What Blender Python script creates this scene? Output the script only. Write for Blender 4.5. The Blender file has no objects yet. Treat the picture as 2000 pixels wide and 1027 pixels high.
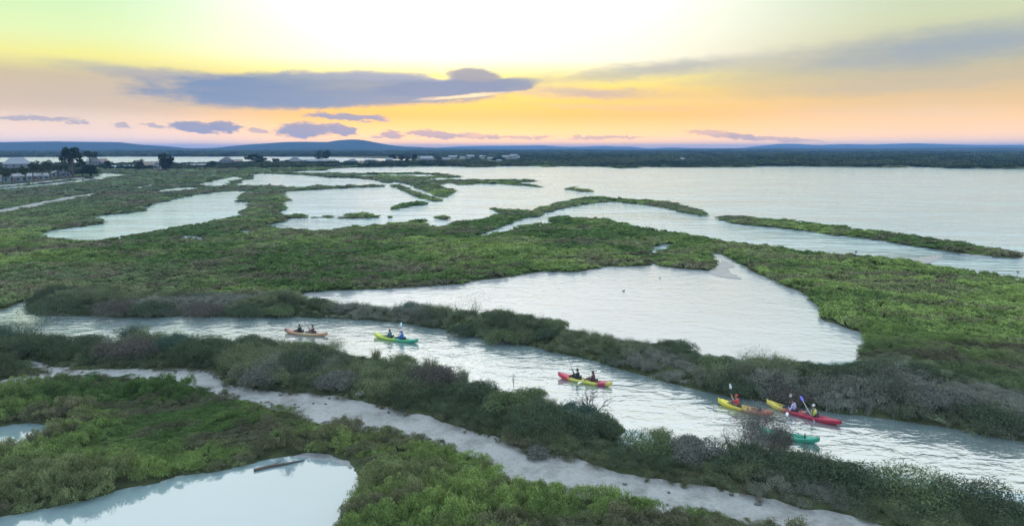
import bpy, bmesh, math, random
import numpy as np
from mathutils import Vector, Matrix, Euler

random.seed(7)
RNG = np.random.default_rng(11)
SC = bpy.context.scene
COL = SC.collection
R = math.radians

# ------------------------------------------------------------------ camera
CAM_H = 17.0
PITCH = R(9.5)
FPX = 1334.0                      # focal length in pixels of the 2000 px wide photograph
cam_data = bpy.data.cameras.new('camera')
cam = bpy.data.objects.new('camera', cam_data)
COL.objects.link(cam)
cam.location = (0, 0, CAM_H)
cam.rotation_euler = (R(90) - PITCH, 0, 0)
cam_data.sensor_fit = 'HORIZONTAL'
cam_data.angle = 2 * math.atan(1000 / FPX)
cam_data.clip_start = 0.5
cam_data.clip_end = 60000
SC.camera = cam

CP, SP = math.cos(PITCH), math.sin(PITCH)


def ray(px, py):
    dx = (px - 1000.0) / FPX
    dv = (513.5 - py) / FPX
    return np.array([dx, CP + dv * SP, -SP + dv * CP])


def ground(px, py, z=0.0):
    """Where the sight line through a photograph pixel meets the level z."""
    d = ray(px, py)
    t = (z - CAM_H) / min(d[2], -0.0011)
    return np.array([d[0] * t, d[1] * t])


def skydir(px, py):
    d = ray(px, py)
    return math.degrees(math.atan2(d[0], d[1])), math.degrees(math.atan2(d[2], math.hypot(d[0], d[1])))


# ------------------------------------------------------------------ world
SUN_AZ, SUN_EL = skydir(862, 146)
world = bpy.data.worlds.new('World')
SC.world = world
world.use_nodes = True


class NT:
    """Small helper to write node trees."""
    def __init__(self, tree):
        self.t = tree
        tree.nodes.clear()

    def n(self, kind, inputs=None, **props):
        nd = self.t.nodes.new(kind)
        for k, v in props.items():
            setattr(nd, k, v)
        for k, v in (inputs or {}).items():
            self.put(nd.inputs[k], v)
        return nd

    def put(self, sock, v):
        if isinstance(v, bpy.types.NodeSocket):
            self.t.links.new(v, sock)
        elif isinstance(v, bpy.types.Node):
            self.t.links.new(v.outputs[0], sock)
        else:
            if sock.type == 'RGBA' and len(v) == 3:
                v = (*v, 1)
            sock.default_value = v

    def math(self, op, a, b=0.0, c=None, clamp=False):
        nd = self.n('ShaderNodeMath', {0: a, 1: b}, operation=op, use_clamp=clamp)
        if c is not None:
            self.put(nd.inputs[2], c)
        return nd.outputs[0]

    def mix(self, fac, a, b, blend='MIX'):
        nd = self.n('ShaderNodeMix', data_type='RGBA', blend_type=blend)
        self.put(nd.inputs[0], fac); self.put(nd.inputs[6], a); self.put(nd.inputs[7], b)
        return nd.outputs[2]

    def ramp(self, fac, stops, mode='LINEAR'):
        nd = self.n('ShaderNodeValToRGB', {0: fac})
        cr = nd.color_ramp
        cr.interpolation = mode
        while len(cr.elements) < len(stops):
            cr.elements.new(0.5)
        for e, (p, c) in zip(cr.elements, stops):
            e.position = p
            e.color = (*c, 1)
        return nd.outputs[0]

    def smooth(self, v, lo, hi, a=0.0, b=1.0):
        nd = self.n('ShaderNodeMapRange', {0: v, 1: lo, 2: hi, 3: a, 4: b}, interpolation_type='SMOOTHSTEP')
        return nd.outputs[0]


def build_world():
    g = NT(world.node_tree)
    co = g.n('ShaderNodeTexCoord').outputs['Generated']
    sep = g.n('ShaderNodeSeparateXYZ', {0: co})
    x, y, z = sep.outputs
    az = g.math('MULTIPLY', g.math('ARCTAN2', x, y), 180 / math.pi)      # degrees, 0 = straight ahead
    el = g.math('MULTIPLY', g.math('ARCSINE', z), 180 / math.pi)
    elc = g.math('MAXIMUM', el, 0.0)
    t = g.math('SQRT', g.math('DIVIDE', elc, 90.0))

    def T(e):
        return math.sqrt(e / 90.0)
    high = [(T(22), (.98, 1.04, 1.02)), (T(38), (.86, 1.0, 1.10)), (1.0, (.68, .92, 1.16))]
    k = .84

    def low(stops):                      # the sky nearest the horizon is seen through the most air
        return [(T(e), tuple(v * k * (1 + .16 * max(0, 1 - e / 7) + 1.1 * max(0, 1 - e / 2.4) ** 1.3) for v in c)) for e, c in stops]
    mid = g.ramp(t, low([(0, (1.2, .66, .26)), (1.2, (1.12, .58, .16)), (2.6, (1.04, .54, .08)), (4.4, (1.04, .67, .09)), (5.6, (1.08, .88, .20)), (7.0, (1.05, 1.0, .80)), (12.5, (1.15, 1.15, 1.06))]) + high)
    left = g.ramp(t, low([(0, (.84, .60, .48)), (1.3, (.74, .53, .40)), (3, (.66, .50, .36)), (5, (.58, .47, .29)), (6.4, (.84, .80, .24)), (8.0, (.72, .86, .42)), (12.5, (.50, .78, .52))]) + high)
    right = g.ramp(t, low([(0, (.92, .60, .36)), (1.3, (.86, .52, .25)), (3.2, (.78, .52, .24)), (5.2, (.58, .47, .27)), (7, (.56, .53, .31)), (9, (.58, .62, .39)), (12.5, (.50, .64, .46))]) + high)
    back = g.ramp(t, [(0, (.52, .56, .66)), (T(8), (.60, .67, .78)), (T(22), (.68, .82, .98)), (T(38), (.70, .90, 1.10)), (1.0, (.68, .92, 1.16))])
    daz = g.math('SUBTRACT', az, SUN_AZ)
    fl = g.smooth(daz, -5.0, -27.0)
    fr = g.smooth(daz, 9.0, 38.0)
    c = g.mix(fl, mid, left)
    c = g.mix(fr, c, right)
    fb = g.smooth(g.math('ABSOLUTE', daz), 55.0, 130.0)
    c = g.mix(fb, c, back)
    # streaks of thin high cloud
    vec = g.n('ShaderNodeCombineXYZ', {0: az, 1: el, 2: 0.0}).outputs[0]
    tilt = g.n('ShaderNodeMapping', {0: vec, 2: (0, 0, R(-4)), 3: (.035, .32, 1)})
    st = g.n('ShaderNodeTexNoise', {'Vector': tilt, 'Scale': 1.0, 'Detail': 4.0, 'Roughness': .6})
    sf = g.smooth(st.outputs[0], .45, .78)
    sfm = g.math('MULTIPLY', sf, g.smooth(el, 12.0, 2.5, .12, .55))
    c = g.mix(sfm, c, g.mix(.5, c, (.66, .58, .55)))
    # bright veil round the hidden sun
    gm = g.n('ShaderNodeMapping', {0: vec, 1: (SUN_AZ - .5, SUN_EL + 7.5, 0), 3: (16, 8.0, 1)}, vector_type='TEXTURE')
    gs = g.n('ShaderNodeTexGradient', {0: gm}, gradient_type='QUADRATIC_SPHERE').outputs[1]
    c = g.mix(g.math('MULTIPLY', gs, .55), c, (1.6, 1.6, 1.5), 'ADD')
    sm = g.n('ShaderNodeMapping', {0: vec, 1: (SUN_AZ, SUN_EL + .25, 0), 3: (2.4, 1.1, 1)}, vector_type='TEXTURE')
    ss = g.n('ShaderNodeTexGradient', {0: sm}, gradient_type='QUADRATIC_SPHERE').outputs[1]
    c = g.mix(ss, c, (.9, .62, .10), 'ADD')
    # warped coordinates for cloud edges
    wn = g.n('ShaderNodeTexNoise', {'Vector': g.n('ShaderNodeMapping', {0: vec, 3: (.30, 1.1, 1)}), 'Scale': 1.0, 'Detail': 5.0, 'Roughness': .66})
    wv = g.n('ShaderNodeVectorMath', {0: wn.outputs[1], 1: (.5, .5, .5)}, operation='SUBTRACT')

    wn2 = g.n('ShaderNodeTexNoise', {'Vector': g.n('ShaderNodeMapping', {0: vec, 3: (.9, 2.6, 1)}), 'Scale': 1.0, 'Detail': 4.0, 'Roughness': .7})
    wv2 = g.n('ShaderNodeVectorMath', {0: wn2.outputs[1], 1: (.5, .5, .5)}, operation='SUBTRACT')

    thick = g.smooth(st.outputs[0], .30, .58, .80, 1.0)

    def cloud(c, cx, cy, wx, hy, rot, col, op, soft=.35, warp=(2.6, .75), glow=None, wv=wv):
        a0, e0 = skydir(cx, cy)
        k = 1 / 23.3                     # degrees for one photo pixel
        off = g.n('ShaderNodeVectorMath', {0: wv, 1: (*warp, 0)}, operation='MULTIPLY')
        if wv is not wv2:
            off = g.n('ShaderNodeVectorMath', {0: wv2, 1: (warp[0] * .3, warp[1] * .55, 0), 2: off}, operation='MULTIPLY_ADD')
        p = g.n('ShaderNodeVectorMath', {0: vec, 1: off}, operation='ADD')
        m = g.n('ShaderNodeMapping', {0: p, 1: (a0, e0, 0), 2: (0, 0, R(rot)), 3: (wx * k, hy * k, 1)}, vector_type='TEXTURE')
        s = g.n('ShaderNodeTexGradient', {0: m}, gradient_type='SPHERICAL').outputs[1]
        if glow:                         # the lit rim round a cloud that hides the sun
            c = g.mix(g.math('MULTIPLY', g.smooth(s, .0, .12), glow[1]), c, glow[0])
        a = g.math('MULTIPLY', g.smooth(s, .02 if not glow else .07, soft), g.math('MULTIPLY', thick, op) if wv is not wv2 else op)
        return g.mix(a, c, col)
    grey = (.30, .34, .45)
    blue = (.11, .20, .36)
    warm = (.58, .46, .40)
    # the long bank left of the sun
    c = cloud(c, 290, 180, 420, 50, 1.0, (.44, .37, .33), .55, .9, (9, .9))
    c = cloud(c, 400, 156, 300, 18, -4, (.30, .30, .34), .8, .7, (9, .6))
    c = cloud(c, 660, 176, 390, 37, 1.0, blue, .96, .36, (9, .75))
    c = cloud(c, 530, 197, 220, 20, 1.0, (.16, .23, .36), .85, .6, (8, .6))
    c = cloud(c, 900, 171, 190, 18, 3.0, (.13, .20, .34), .95, .3, (5, .4))
    c = cloud(c, 740, 150, 240, 12, 0.0, (.28, .31, .40), .75, .7, (8, .5))
    c = cloud(c, 925, 147, 66, 16, -2.0, (.22, .24, .31), .95, .4, (2.5, .5))
    c = cloud(c, 905, 188, 120, 5, 5.0, (1.15, .80, .42), .75, .8, (3, .3))
    c = cloud(c, 858, 150, 26, 8, -6.0, (1.35, 1.0, .22), .9, .9, (1.2, .2))
    # bands to the right
    c = cloud(c, 1250, 140, 330, 24, 4.0, (.29, .31, .35), .8, .9, (9, .8))
    c = cloud(c, 1160, 182, 220, 17, -2.0, (.42, .34, .35), .8, .9, (9, .7))
    c = cloud(c, 1620, 122, 400, 50, 5.5, (.34, .34, .32), .65, .95, (10, 1.0))
    c = cloud(c, 1900, 88, 340, 52, 4.0, (.26, .31, .35), .85, .95, (10, 1.1))
    c = cloud(c, 1750, 165, 400, 24, 2.0, (.44, .39, .30), .65, .9, (10, .9))
    c = cloud(c, 1200, 210, 260, 9, -2.0, (.70, .45, .26), .5, .9, (8, .5))
    # the little clouds low over the hills
    small = [(385, 250, 52, 11, -5), (440, 248, 34, 10, -8), (503, 255, 24, 6, -4), (595, 254, 62, 17, 0), (668, 254, 36, 11, -10),
             (680, 229, 92, 8, -2), (766, 264, 26, 10, -6), (735, 267, 16, 5, 0), (850, 262, 74, 9, -3), (940, 265, 48, 7, -2),
             (1410, 263, 84, 7, -5), (1500, 270, 110, 5, -4), (1010, 268, 90, 4, 0), (1180, 268, 90, 4, 0), (240, 244, 20, 5, -4),
             (300, 246, 26, 4, -3), (155, 239, 20, 4, -2), (60, 231, 70, 6, 0)]
    for (cx, cy, wx, hy, rot) in small:
        col = (.22, .25, .38) if cx < 760 else (.46, .33, .34)
        c = cloud(c, cx, cy, wx * 1.0, hy * 1.05, rot, col, .92 if hy > 7 else .6, .42, (2.6, 1.0), None, wv2)
    bg1 = g.n('ShaderNodeBackground', {0: c, 1: 0.94})
    sky = g.n('ShaderNodeTexSky', sky_type='NISHITA', sun_disc=False, sun_elevation=R(SUN_EL), sun_rotation=R(SUN_AZ), air_density=1.0,
              dust_density=1.5, ozone_density=1.0)
    bg2 = g.n('ShaderNodeBackground', {0: sky, 1: 0.05})
    add = g.n('ShaderNodeMixShader', {0: .965, 1: bg2, 2: bg1})
    g.n('ShaderNodeOutputWorld', {0: add})
    world.cycles.sampling_method = 'MANUAL'
    world.cycles.sample_map_resolution = 512


build_world()

# ------------------------------------------------------------------ sun behind the cloud, exposure, render settings
sun_data = bpy.data.lights.new('sun', 'SUN')
sun_data.energy = 0.5
sun_data.angle = R(120)
sun_data.color = (1.0, .85, .64)
sun = bpy.data.objects.new('sun', sun_data)
COL.objects.link(sun)
sd_ = Vector((math.sin(R(SUN_AZ)) * math.cos(R(SUN_EL)), math.cos(R(SUN_AZ)) * math.cos(R(SUN_EL)), math.sin(R(SUN_EL))))
sun.rotation_euler = sd_.to_track_quat('Z', 'Y').to_euler()
vs = SC.view_settings
vs.view_transform = 'Standard'
vs.look = 'None'
vs.exposure = 0.60
vs.gamma = 1.0
vs.use_curve_mapping = False
SC.render.engine = 'CYCLES'
cy = SC.cycles
cy.use_denoising = True
cy.max_bounces = 5
cy.diffuse_bounces = 2
cy.glossy_bounces = 2
cy.transmission_bounces = 2
cy.volume_bounces = 0
cy.transparent_max_bounces = 4
cy.use_adaptive_sampling = True
cy.adaptive_threshold = 0.02
cy.sample_clamp_indirect = 4.0


# ------------------------------------------------------------------ small helpers
def tag(o, label=None, cat=None, group=None, kind=None):
    if label: o['label'] = label
    if cat: o['category'] = cat
    if group: o['group'] = group
    if kind: o['kind'] = kind
    return o


def empty(name, loc=(0, 0, 0), rz=0.0):
    o = bpy.data.objects.new(name, None)
    o.empty_display_size = .2
    o.location = loc
    o.rotation_euler = (0, 0, rz)
    COL.objects.link(o)
    return o


def mesh_object(name, verts, faces, mats, parent=None, smooth=False, midx=None, link=True):
    me = bpy.data.meshes.new(name)
    if isinstance(verts, np.ndarray):
        nv, nf = len(verts), len(faces)
        k = faces.shape[1]
        me.vertices.add(nv)
        me.vertices.foreach_set('co', verts.astype(np.float32).ravel())
        me.loops.add(nf * k)
        me.loops.foreach_set('vertex_index', faces.astype(np.int32).ravel())
        me.polygons.add(nf)
        me.polygons.foreach_set('loop_start', np.arange(0, nf * k, k, dtype=np.int32))
        me.polygons.foreach_set('loop_total', np.full(nf, k, dtype=np.int32))
        me.update(calc_edges=True)
    else:
        me.from_pydata(verts, [], faces)
        me.update()
    for m in (mats if isinstance(mats, (list, tuple)) else [mats]):
        me.materials.append(m)
    if midx is not None:
        me.polygons.foreach_set('material_index', np.asarray(midx, dtype=np.int32))
    if smooth:
        me.polygons.foreach_set('use_smooth', np.ones(len(me.polygons), dtype=bool))
    o = bpy.data.objects.new(name, me)
    if link:
        COL.objects.link(o)
    if parent is not None:
        o.parent = parent
    return o


def material(name):
    m = bpy.data.materials.new(name)
    m.use_nodes = True
    return m, NT(m.node_tree)


def paint(name, col, rough=.6, noise=0.12, scale=6.0, metallic=0.0):
    """A plain procedural material: one colour with a little uneven wear."""
    m, g = material(name)
    co = g.n('ShaderNodeTexCoord').outputs['Object']
    nz = g.n('ShaderNodeTexNoise', {'Vector': co, 'Scale': scale, 'Detail': 4.0}).outputs[0]
    f = g.math('MULTIPLY_ADD', nz, noise * 2, 1 - noise)
    c = g.mix(1.0, (*col, 1), g.n('ShaderNodeCombineColor', {0: f, 1: f, 2: f}), 'MULTIPLY')
    b = g.n('ShaderNodeBsdfPrincipled', {'Base Color': c, 'Roughness': rough, 'Metallic': metallic})
    g.n('ShaderNodeOutputMaterial', {0: b})
    return m


# smooth value noise on the ground plane
_perm = RNG.random((256, 256))


def vnoise(x, y, s):
    x = np.asarray(x) / s + 1000.3; y = np.asarray(y) / s + 1000.7
    xi = np.floor(x).astype(int); yi = np.floor(y).astype(int)
    fx = x - xi; fy = y - yi
    fx = fx * fx * (3 - 2 * fx); fy = fy * fy * (3 - 2 * fy)
    a = _perm[xi & 255, yi & 255]; b = _perm[(xi + 1) & 255, yi & 255]
    c = _perm[xi & 255, (yi + 1) & 255]; d = _perm[(xi + 1) & 255, (yi + 1) & 255]
    return (a * (1 - fx) + b * fx) * (1 - fy) + (c * (1 - fx) + d * fx) * fy


def fbm(x, y, s, octv=3):
    v = 0; a = 1; t = 0
    for i in range(octv):
        v = v + a * vnoise(x + 37 * i, y - 19 * i, s / 2 ** i); t += a; a *= .5
    return v / t


def sstep(v, a, b):
    t = np.clip((np.asarray(v) - a) / (b - a), 0, 1)
    return t * t * (3 - 2 * t)

# ------------------------------------------------------------------ shorelines, traced as points on the level ground
LAGOON = [(560, 336.5), (575, 335), (600, 334), (636, 333), (639, 329.5), (673, 328), (740, 326.5), (800, 326), (850, 325), (905, 325.5), (907, 327), (970, 326.5),
    (973, 324.5), (1060, 324.8), (1063, 326.5), (1100, 325), (1190, 326), (1200, 328.3), (1245, 328.3), (1250, 326.3), (1350, 326.8), (1465, 327),
    (1470, 325), (1540, 324.5), (1650, 326), (1763, 327.5), (1770, 325.5), (1830, 327), (1850, 329), (1920, 329.5), (2000, 330), (2300, 334), (2700, 345),
    (2700, 660), (2300, 600), (2000, 548), (1965, 542), (1925, 537), (1885, 532), (1855, 524), (1830, 521), (1805, 516), (1780, 508), (1760, 507),
    (1735, 503), (1712, 501), (1700, 503), (1660, 497), (1630, 497.5), (1601, 498), (1580, 494), (1530, 487), (1490, 482), (1430, 471.5), (1378, 464),
    (1330, 457), (1290, 451), (1250, 445), (1225, 440), (1205, 432), (1195, 430), (1185, 427), (1155, 428), (1115, 424), (1105, 421), (1080, 423),
    (1074, 426), (1073, 431), (1080, 436), (1092, 440.5), (1065, 439), (1040, 436), (1015, 439), (1008, 444), (995, 449), (985, 454), (962, 457), (956, 460),
    (935, 463), (921, 465), (930, 461), (943, 457), (954, 452), (970, 446), (990, 440), (1008, 430), (1030, 425), (1057, 423), (1057, 416.5), (1076, 414),
    (1100, 407), (1130, 401), (1160, 396), (1196, 393.5), (1215, 395), (1250, 399), (1290, 405), (1320, 411), (1345, 418), (1375, 421.5), (1382, 418),
    (1370, 409), (1330, 402), (1305, 393), (1260, 390), (1225, 388), (1200, 387), (1185, 385), (1160, 383), (1130, 387), (1110, 392), (1085, 397),
    (1066, 402), (1045, 407), (1039, 412), (1020, 409.5), (1000, 408.5), (986, 409), (975, 407), (965, 405), (960, 409), (970, 412), (982, 416), (966, 420),
    (950, 425), (920, 430), (890, 431), (884, 434.5), (864, 442), (845, 443), (832, 442), (836, 435), (828, 430), (815, 430), (800, 434), (760, 438),
    (720, 441), (690, 444), (650, 448), (617, 449), (590, 447), (560, 447), (530, 445), (513, 440), (540, 436), (562, 431), (555, 427.5), (598, 426), (600, 423), (592, 420),
    (585, 418.5), (570, 420.5), (548, 420), (540, 416), (550, 411), (557, 405), (550, 401), (551, 397), (560, 393), (574, 391), (563, 388), (554, 381),
    (545, 377), (560, 374), (600, 371.5), (630, 370), (650, 368.5), (700, 366.5), (748, 365.5), (749, 361.5), (740, 361), (700, 361.5), (670, 362), (660, 363), (640, 364), (632, 361),
    (620, 362), (590, 366), (560, 366), (547, 363), (500, 362), (454, 362.5), (460, 358.5), (476, 357), (462, 355.5), (480, 351.5), (494, 348), (488, 344), (495, 340), (515, 339), (560, 340.5),
    (600, 342.5), (632, 345), (640, 347), (665, 347.5), (690, 347.5), (735, 352), (750, 357), (765, 358), (768, 354.5), (789, 358.5), (815, 367), (840, 376), (858, 386),
    (872, 386), (878, 379), (888, 372), (870, 367), (853, 362), (862, 360), (873, 357), (885, 358), (893, 361), (920, 361), (929, 358.5), (955, 359),
    (985, 360), (1000, 361.5), (1032, 363.5), (1057, 366.5), (1058, 363), (1032, 360.2), (1012, 358.4), (1016, 356.5), (1046, 354.5), (1042, 351.5), (1000, 351.5), (960, 351.8), (920, 351.2), (880, 351),
    (850, 352), (818, 350.2), (840, 347.8), (878, 347.5), (900, 346), (900, 343.8), (880, 343), (868, 340), (850, 338.8), (821, 337.8), (791, 338), (735, 338.6), (650, 338.5), (617, 338.8), (575, 338)]
POND_A = [(381, 360.5), (411, 355), (413, 353), (440, 348), (468, 342), (468, 345), (482, 347), (452, 354), (447, 362), (430, 364), (405, 364.5), (398, 362), (385, 362.5)]
POND_F = [(690, 342.2), (740, 341), (800, 340.3), (828, 340.8), (853, 342.2), (852, 345.8), (810, 345.8), (805, 344), (740, 344), (700, 344.6)]
SLIVER = [(531, 371.5), (545, 370), (565, 369), (560, 371.6), (545, 373.2), (535, 373)]
POND_Q = [(73, 461), (88, 452), (135, 445), (200, 438), (203, 432), (195, 428), (177, 424), (200, 420), (245, 416), (288, 412.5), (286, 409), (277, 407), (287, 403), (300, 398),
    (345, 388), (377, 381), (415, 376), (455, 373), (497, 373), (497, 376.5), (475, 378), (467, 384), (474, 387), (458, 391.5), (470, 394), (497, 396.5), (490, 402),
    (470, 412), (478, 418), (440, 424), (410, 434), (380, 441), (345, 444), (330, 446), (300, 453), (270, 455), (235, 463), (200, 466), (165, 470), (135, 469), (115, 466), (85, 465)]
SMALL_PONDS = [[(354, 460), (370, 460), (398, 464), (393, 468), (375, 468), (355, 465)], [(464, 449), (487, 450), (489, 457), (475, 458.5), (468, 454)],
    [(848, 484), (858, 482.5), (866, 485), (858, 488), (849, 487.5)],
    [(1271, 486), (1288, 478), (1300, 476), (1318, 477), (1305, 482.5), (1290, 488), (1281, 493), (1277, 497), (1274, 491)],
    [(295, 375), (310, 372), (330, 368.5), (350, 367), (370, 365.5), (396, 368), (372, 373), (345, 373), (315, 376.5)],
    [(1797, 322.6), (1830, 321.9), (1900, 322.2), (1936, 323), (1934, 325.2), (1900, 325.3), (1830, 324.8)], [(1945, 323.4), (1975, 323), (1990, 324.6), (1950, 325)],
    [(1100, 439.6), (1112, 439.4), (1114, 442), (1104, 442)]]
FAR_LAKE = [(-500, 306), (0, 306), (200, 306), (400, 306), (620, 306.3), (700, 308.5), (780, 310.5), (812, 311.8), (770, 315.5), (700, 318), (620, 319), (500, 320), (350, 321.5), (200, 322.5), (0, 322), (-500, 326)]
CANAL = [(252, 341), (222, 339), (188, 338), (181, 347), (165, 350), (115, 356), (90, 358.5), (50, 362.5), (0, 366.5), (-200, 387), (-200, 394), (0, 370.5), (50, 367.5), (90, 363),
    (115, 360.5), (145, 357.5), (165, 354), (190, 352), (205, 350), (222, 345.5), (243, 343)]
POND_R = [(588, 571.5), (650, 568), (720, 565), (775, 563), (820, 560), (880, 556), (908, 554), (914, 550), (970, 544), (1025, 536), (1064, 528.5), (1070, 530.5), (1100, 531.5), (1140, 530.5),
    (1165, 525), (1180, 521), (1220, 520), (1270, 520), (1274, 513), (1285, 519.5), (1320, 524), (1370, 527.5), (1393, 528.5), (1400, 516), (1416, 508), (1418, 505), (1402, 500), (1388, 494), (1402, 494.5),
    (1425, 503), (1457, 520), (1470, 531), (1500, 542), (1512, 548), (1535, 560), (1570, 572), (1585, 587), (1605, 602), (1602, 616), (1608, 627), (1635, 632), (1655, 642), (1683, 648), (1691, 668),
    (1684, 682), (1650, 687), (1620, 691), (1600, 695), (1545, 698), (1500, 693), (1470, 686), (1430, 684), (1400, 682), (1366, 671), (1340, 665), (1305, 655), (1275, 655), (1230, 651), (1195, 645),
    (1150, 636), (1115, 630), (1100, 623), (1080, 618), (1045, 612), (1000, 607), (960, 602), (900, 599), (860, 597), (800, 592), (754, 588), (720, 585), (650, 585), (645, 580), (610, 578.5), (590, 575)]
CHANNEL = [(-260, 660), (-120, 632), (0, 606), (15, 601), (52, 587), (54, 600), (57, 612), (75, 615), (140, 617), (200, 618), (300, 619), (400, 618), (480, 618), (560, 618), (680, 623), (780, 630),
    (800, 633), (870, 644), (920, 655), (960, 665.5), (1000, 669), (1040, 676), (1090, 690), (1120, 695), (1170, 706), (1213, 721), (1260, 734), (1300, 745), (1350, 758), (1402, 770), (1503, 785),
    (1600, 801), (1702, 814), (1770, 823), (1850, 834), (1920, 849), (2000, 862), (2200, 905), (2200, 990), (2000, 946), (1930, 938), (1860, 928), (1800, 915), (1752, 908), (1700, 899), (1650, 890),
    (1601, 879), (1562, 875), (1500, 868), (1440, 855), (1400, 844), (1340, 840), (1300, 838), (1255, 836), (1230, 834), (1206, 832), (1198, 812), (1185, 800), (1160, 792), (1120, 776), (1095, 763), (1085, 754), (1040, 750),
    (1030, 742), (985, 738), (970, 739), (940, 725), (920, 725), (900, 717), (870, 708), (850, 698), (800, 693), (780, 690), (760, 687), (745, 677), (720, 675), (690, 674), (685, 669), (640, 665),
    (610, 662), (575, 661), (555, 661), (540, 655), (500, 650), (453, 655), (430, 651), (400, 650), (370, 651), (340, 654), (310, 651), (270, 650), (230, 653), (190, 650), (155, 654), (110, 650), (66, 650), (0, 660), (-120, 690), (-260, 730)]
POND_U = [(-300, 1060), (0, 1009), (60, 998), (120, 985), (190, 972), (240, 953), (300, 945), (335, 931), (380, 925), (430, 919), (480, 908), (520, 897), (560, 890), (600, 884), (645, 889), (682, 902), (697, 921),
    (700, 940), (694, 958), (677, 972), (668, 990), (650, 1010), (638, 1030), (610, 1080), (520, 1140), (0, 1180), (-300, 1180)]
POND_V = [(-140, 846), (0, 833), (30, 828), (60, 825), (95, 831), (98, 840), (60, 850), (30, 857), (0, 859), (-140, 872)]
# outlines of land lying in the water
ISLANDS = [
    [(1400, 425), (1410, 421), (1440, 421), (1500, 428), (1550, 432), (1600, 437), (1625, 441), (1660, 444), (1690, 450), (1725, 453), (1755, 458), (1780, 460), (1810, 467), (1875, 473), (1895, 478),
     (1928, 482), (1950, 486), (1978, 487), (1993, 493), (1999, 500), (1990, 503.5), (1975, 504.5), (1940, 501), (1880, 496), (1842, 490), (1816, 485), (1785, 481), (1755, 476), (1698, 467), (1662, 462),
     (1626, 460), (1600, 454), (1560, 450), (1520, 445), (1480, 441), (1440, 438), (1415, 432)],
    [(765, 363), (770, 361), (783, 362), (801, 369.5), (822, 378), (840, 384.5), (862, 388), (868, 393), (847, 393), (823, 387), (801, 379), (783, 371.5), (775, 366)],
    [(760, 408), (775, 399.5), (800, 396), (825, 393), (836, 396), (830, 399.5), (800, 403), (770, 409.5)],
    [(663, 424), (675, 419), (700, 416), (720, 417), (740, 421), (744, 425), (700, 427), (670, 427)],
    [(755, 424), (762, 421), (770, 424), (762, 426)], [(845, 424), (850, 420.5), (870, 421), (877, 427), (870, 430), (855, 428)],
    [(606, 424), (612, 421), (625, 423), (626, 426), (608, 426)], [(630, 424), (638, 419), (648, 424), (640, 426.5)],
    [(1104, 369), (1120, 367), (1140, 369), (1151, 372.5), (1150, 375.5), (1135, 375)], [(456, 357.8), (476, 356.8), (476, 358.6), (458, 359)]]
MUD = [[(1380, 530), (1396, 524), (1404, 513), (1416, 507), (1440, 521), (1424, 526), (1430, 532), (1453, 545), (1428, 545), (1405, 541), (1380, 534)],
    [(1776, 508), (1800, 500), (1846, 496), (1842, 502), (1830, 510), (1805, 517), (1790, 512)],
    [(1866, 494), (1900, 497), (1945, 501), (1930, 502.5), (1890, 499.5)], [(905, 556), (914, 550.5), (1000, 541), (1060, 530), (1066, 532), (1000, 544), (930, 552)], [(1120, 532), (1165, 526), (1180, 522), (1230, 521), (1180, 524.5), (1150, 531)],
    [(560, 892), (600, 882), (650, 888), (684, 902), (698, 921), (690, 921), (672, 908), (640, 899), (600, 895)], [(590, 572), (640, 574), (690, 578), (650, 580), (600, 577)]]
PATH = [(-200, 755), (0, 741), (50, 735), (95, 726), (140, 722), (200, 722), (255, 722), (300, 722), (380, 721), (430, 724), (437, 735), (442, 746), (480, 759), (540, 766), (600, 768), (660, 775), (700, 783), (740, 793), (800, 808),
    (860, 822), (900, 838), (960, 852), (990, 864), (1010, 880), (1100, 890), (1140, 900), (1180, 915), (1215, 926), (1330, 945), (1400, 955), (1500, 975), (1560, 993), (1620, 1000), (1700, 1020), (1800, 1060),
    (1700, 1100), (1600, 1068), (1530, 1040), (1450, 1018), (1400, 1002), (1340, 998), (1290, 1002), (1250, 990), (1180, 973), (1130, 971), (1095, 956), (1050, 956), (1010, 942), (970, 915), (940, 898), (860, 868), (800, 851), (740, 842),
    (650, 829), (600, 818), (560, 803), (500, 787), (440, 775), (400, 762), (340, 751), (290, 742), (240, 735), (180, 736), (120, 737), (60, 749), (0, 758), (-200, 775)]
PATH_UP = [(0, 706), (40, 705), (75, 708), (100, 716), (140, 722), (100, 729), (70, 722), (30, 713), (0, 714)]
TRACK = [(-150, 436), (0, 409), (30, 403.5), (80, 394.5), (120, 387), (160, 381), (186, 377), (186, 381.5), (160, 387), (120, 394), (80, 402), (30, 412), (0, 418), (-150, 448)]
TRACK2 = [(262, 367), (285, 362), (302, 359), (302, 363), (282, 368), (266, 371)]
ROAD = [(-200, 380), (0, 361.8), (52, 357.6), (98, 352.6), (165, 346), (167, 348), (98, 355.4), (52, 360.6), (0, 364.8), (-200, 384)]
DIKE_NEAR = [(-260, 735), (-120, 690), (0, 650), (66, 645), (200, 645), (400, 645), (555, 655), (700, 668), (800, 688), (920, 722), (1000, 738), (1090, 752), (1190, 795), (1210, 832), (1400, 840), (1600, 874), (1800, 910), (2000, 942), (2200, 985),
    (2200, 1200), (1800, 1062), (1700, 1022), (1620, 1002), (1500, 977), (1330, 947), (1180, 917), (1100, 892), (1010, 882), (960, 854), (860, 824), (700, 785), (540, 767), (440, 747), (430, 725), (255, 723), (140, 723), (0, 744), (-200, 757)]
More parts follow.
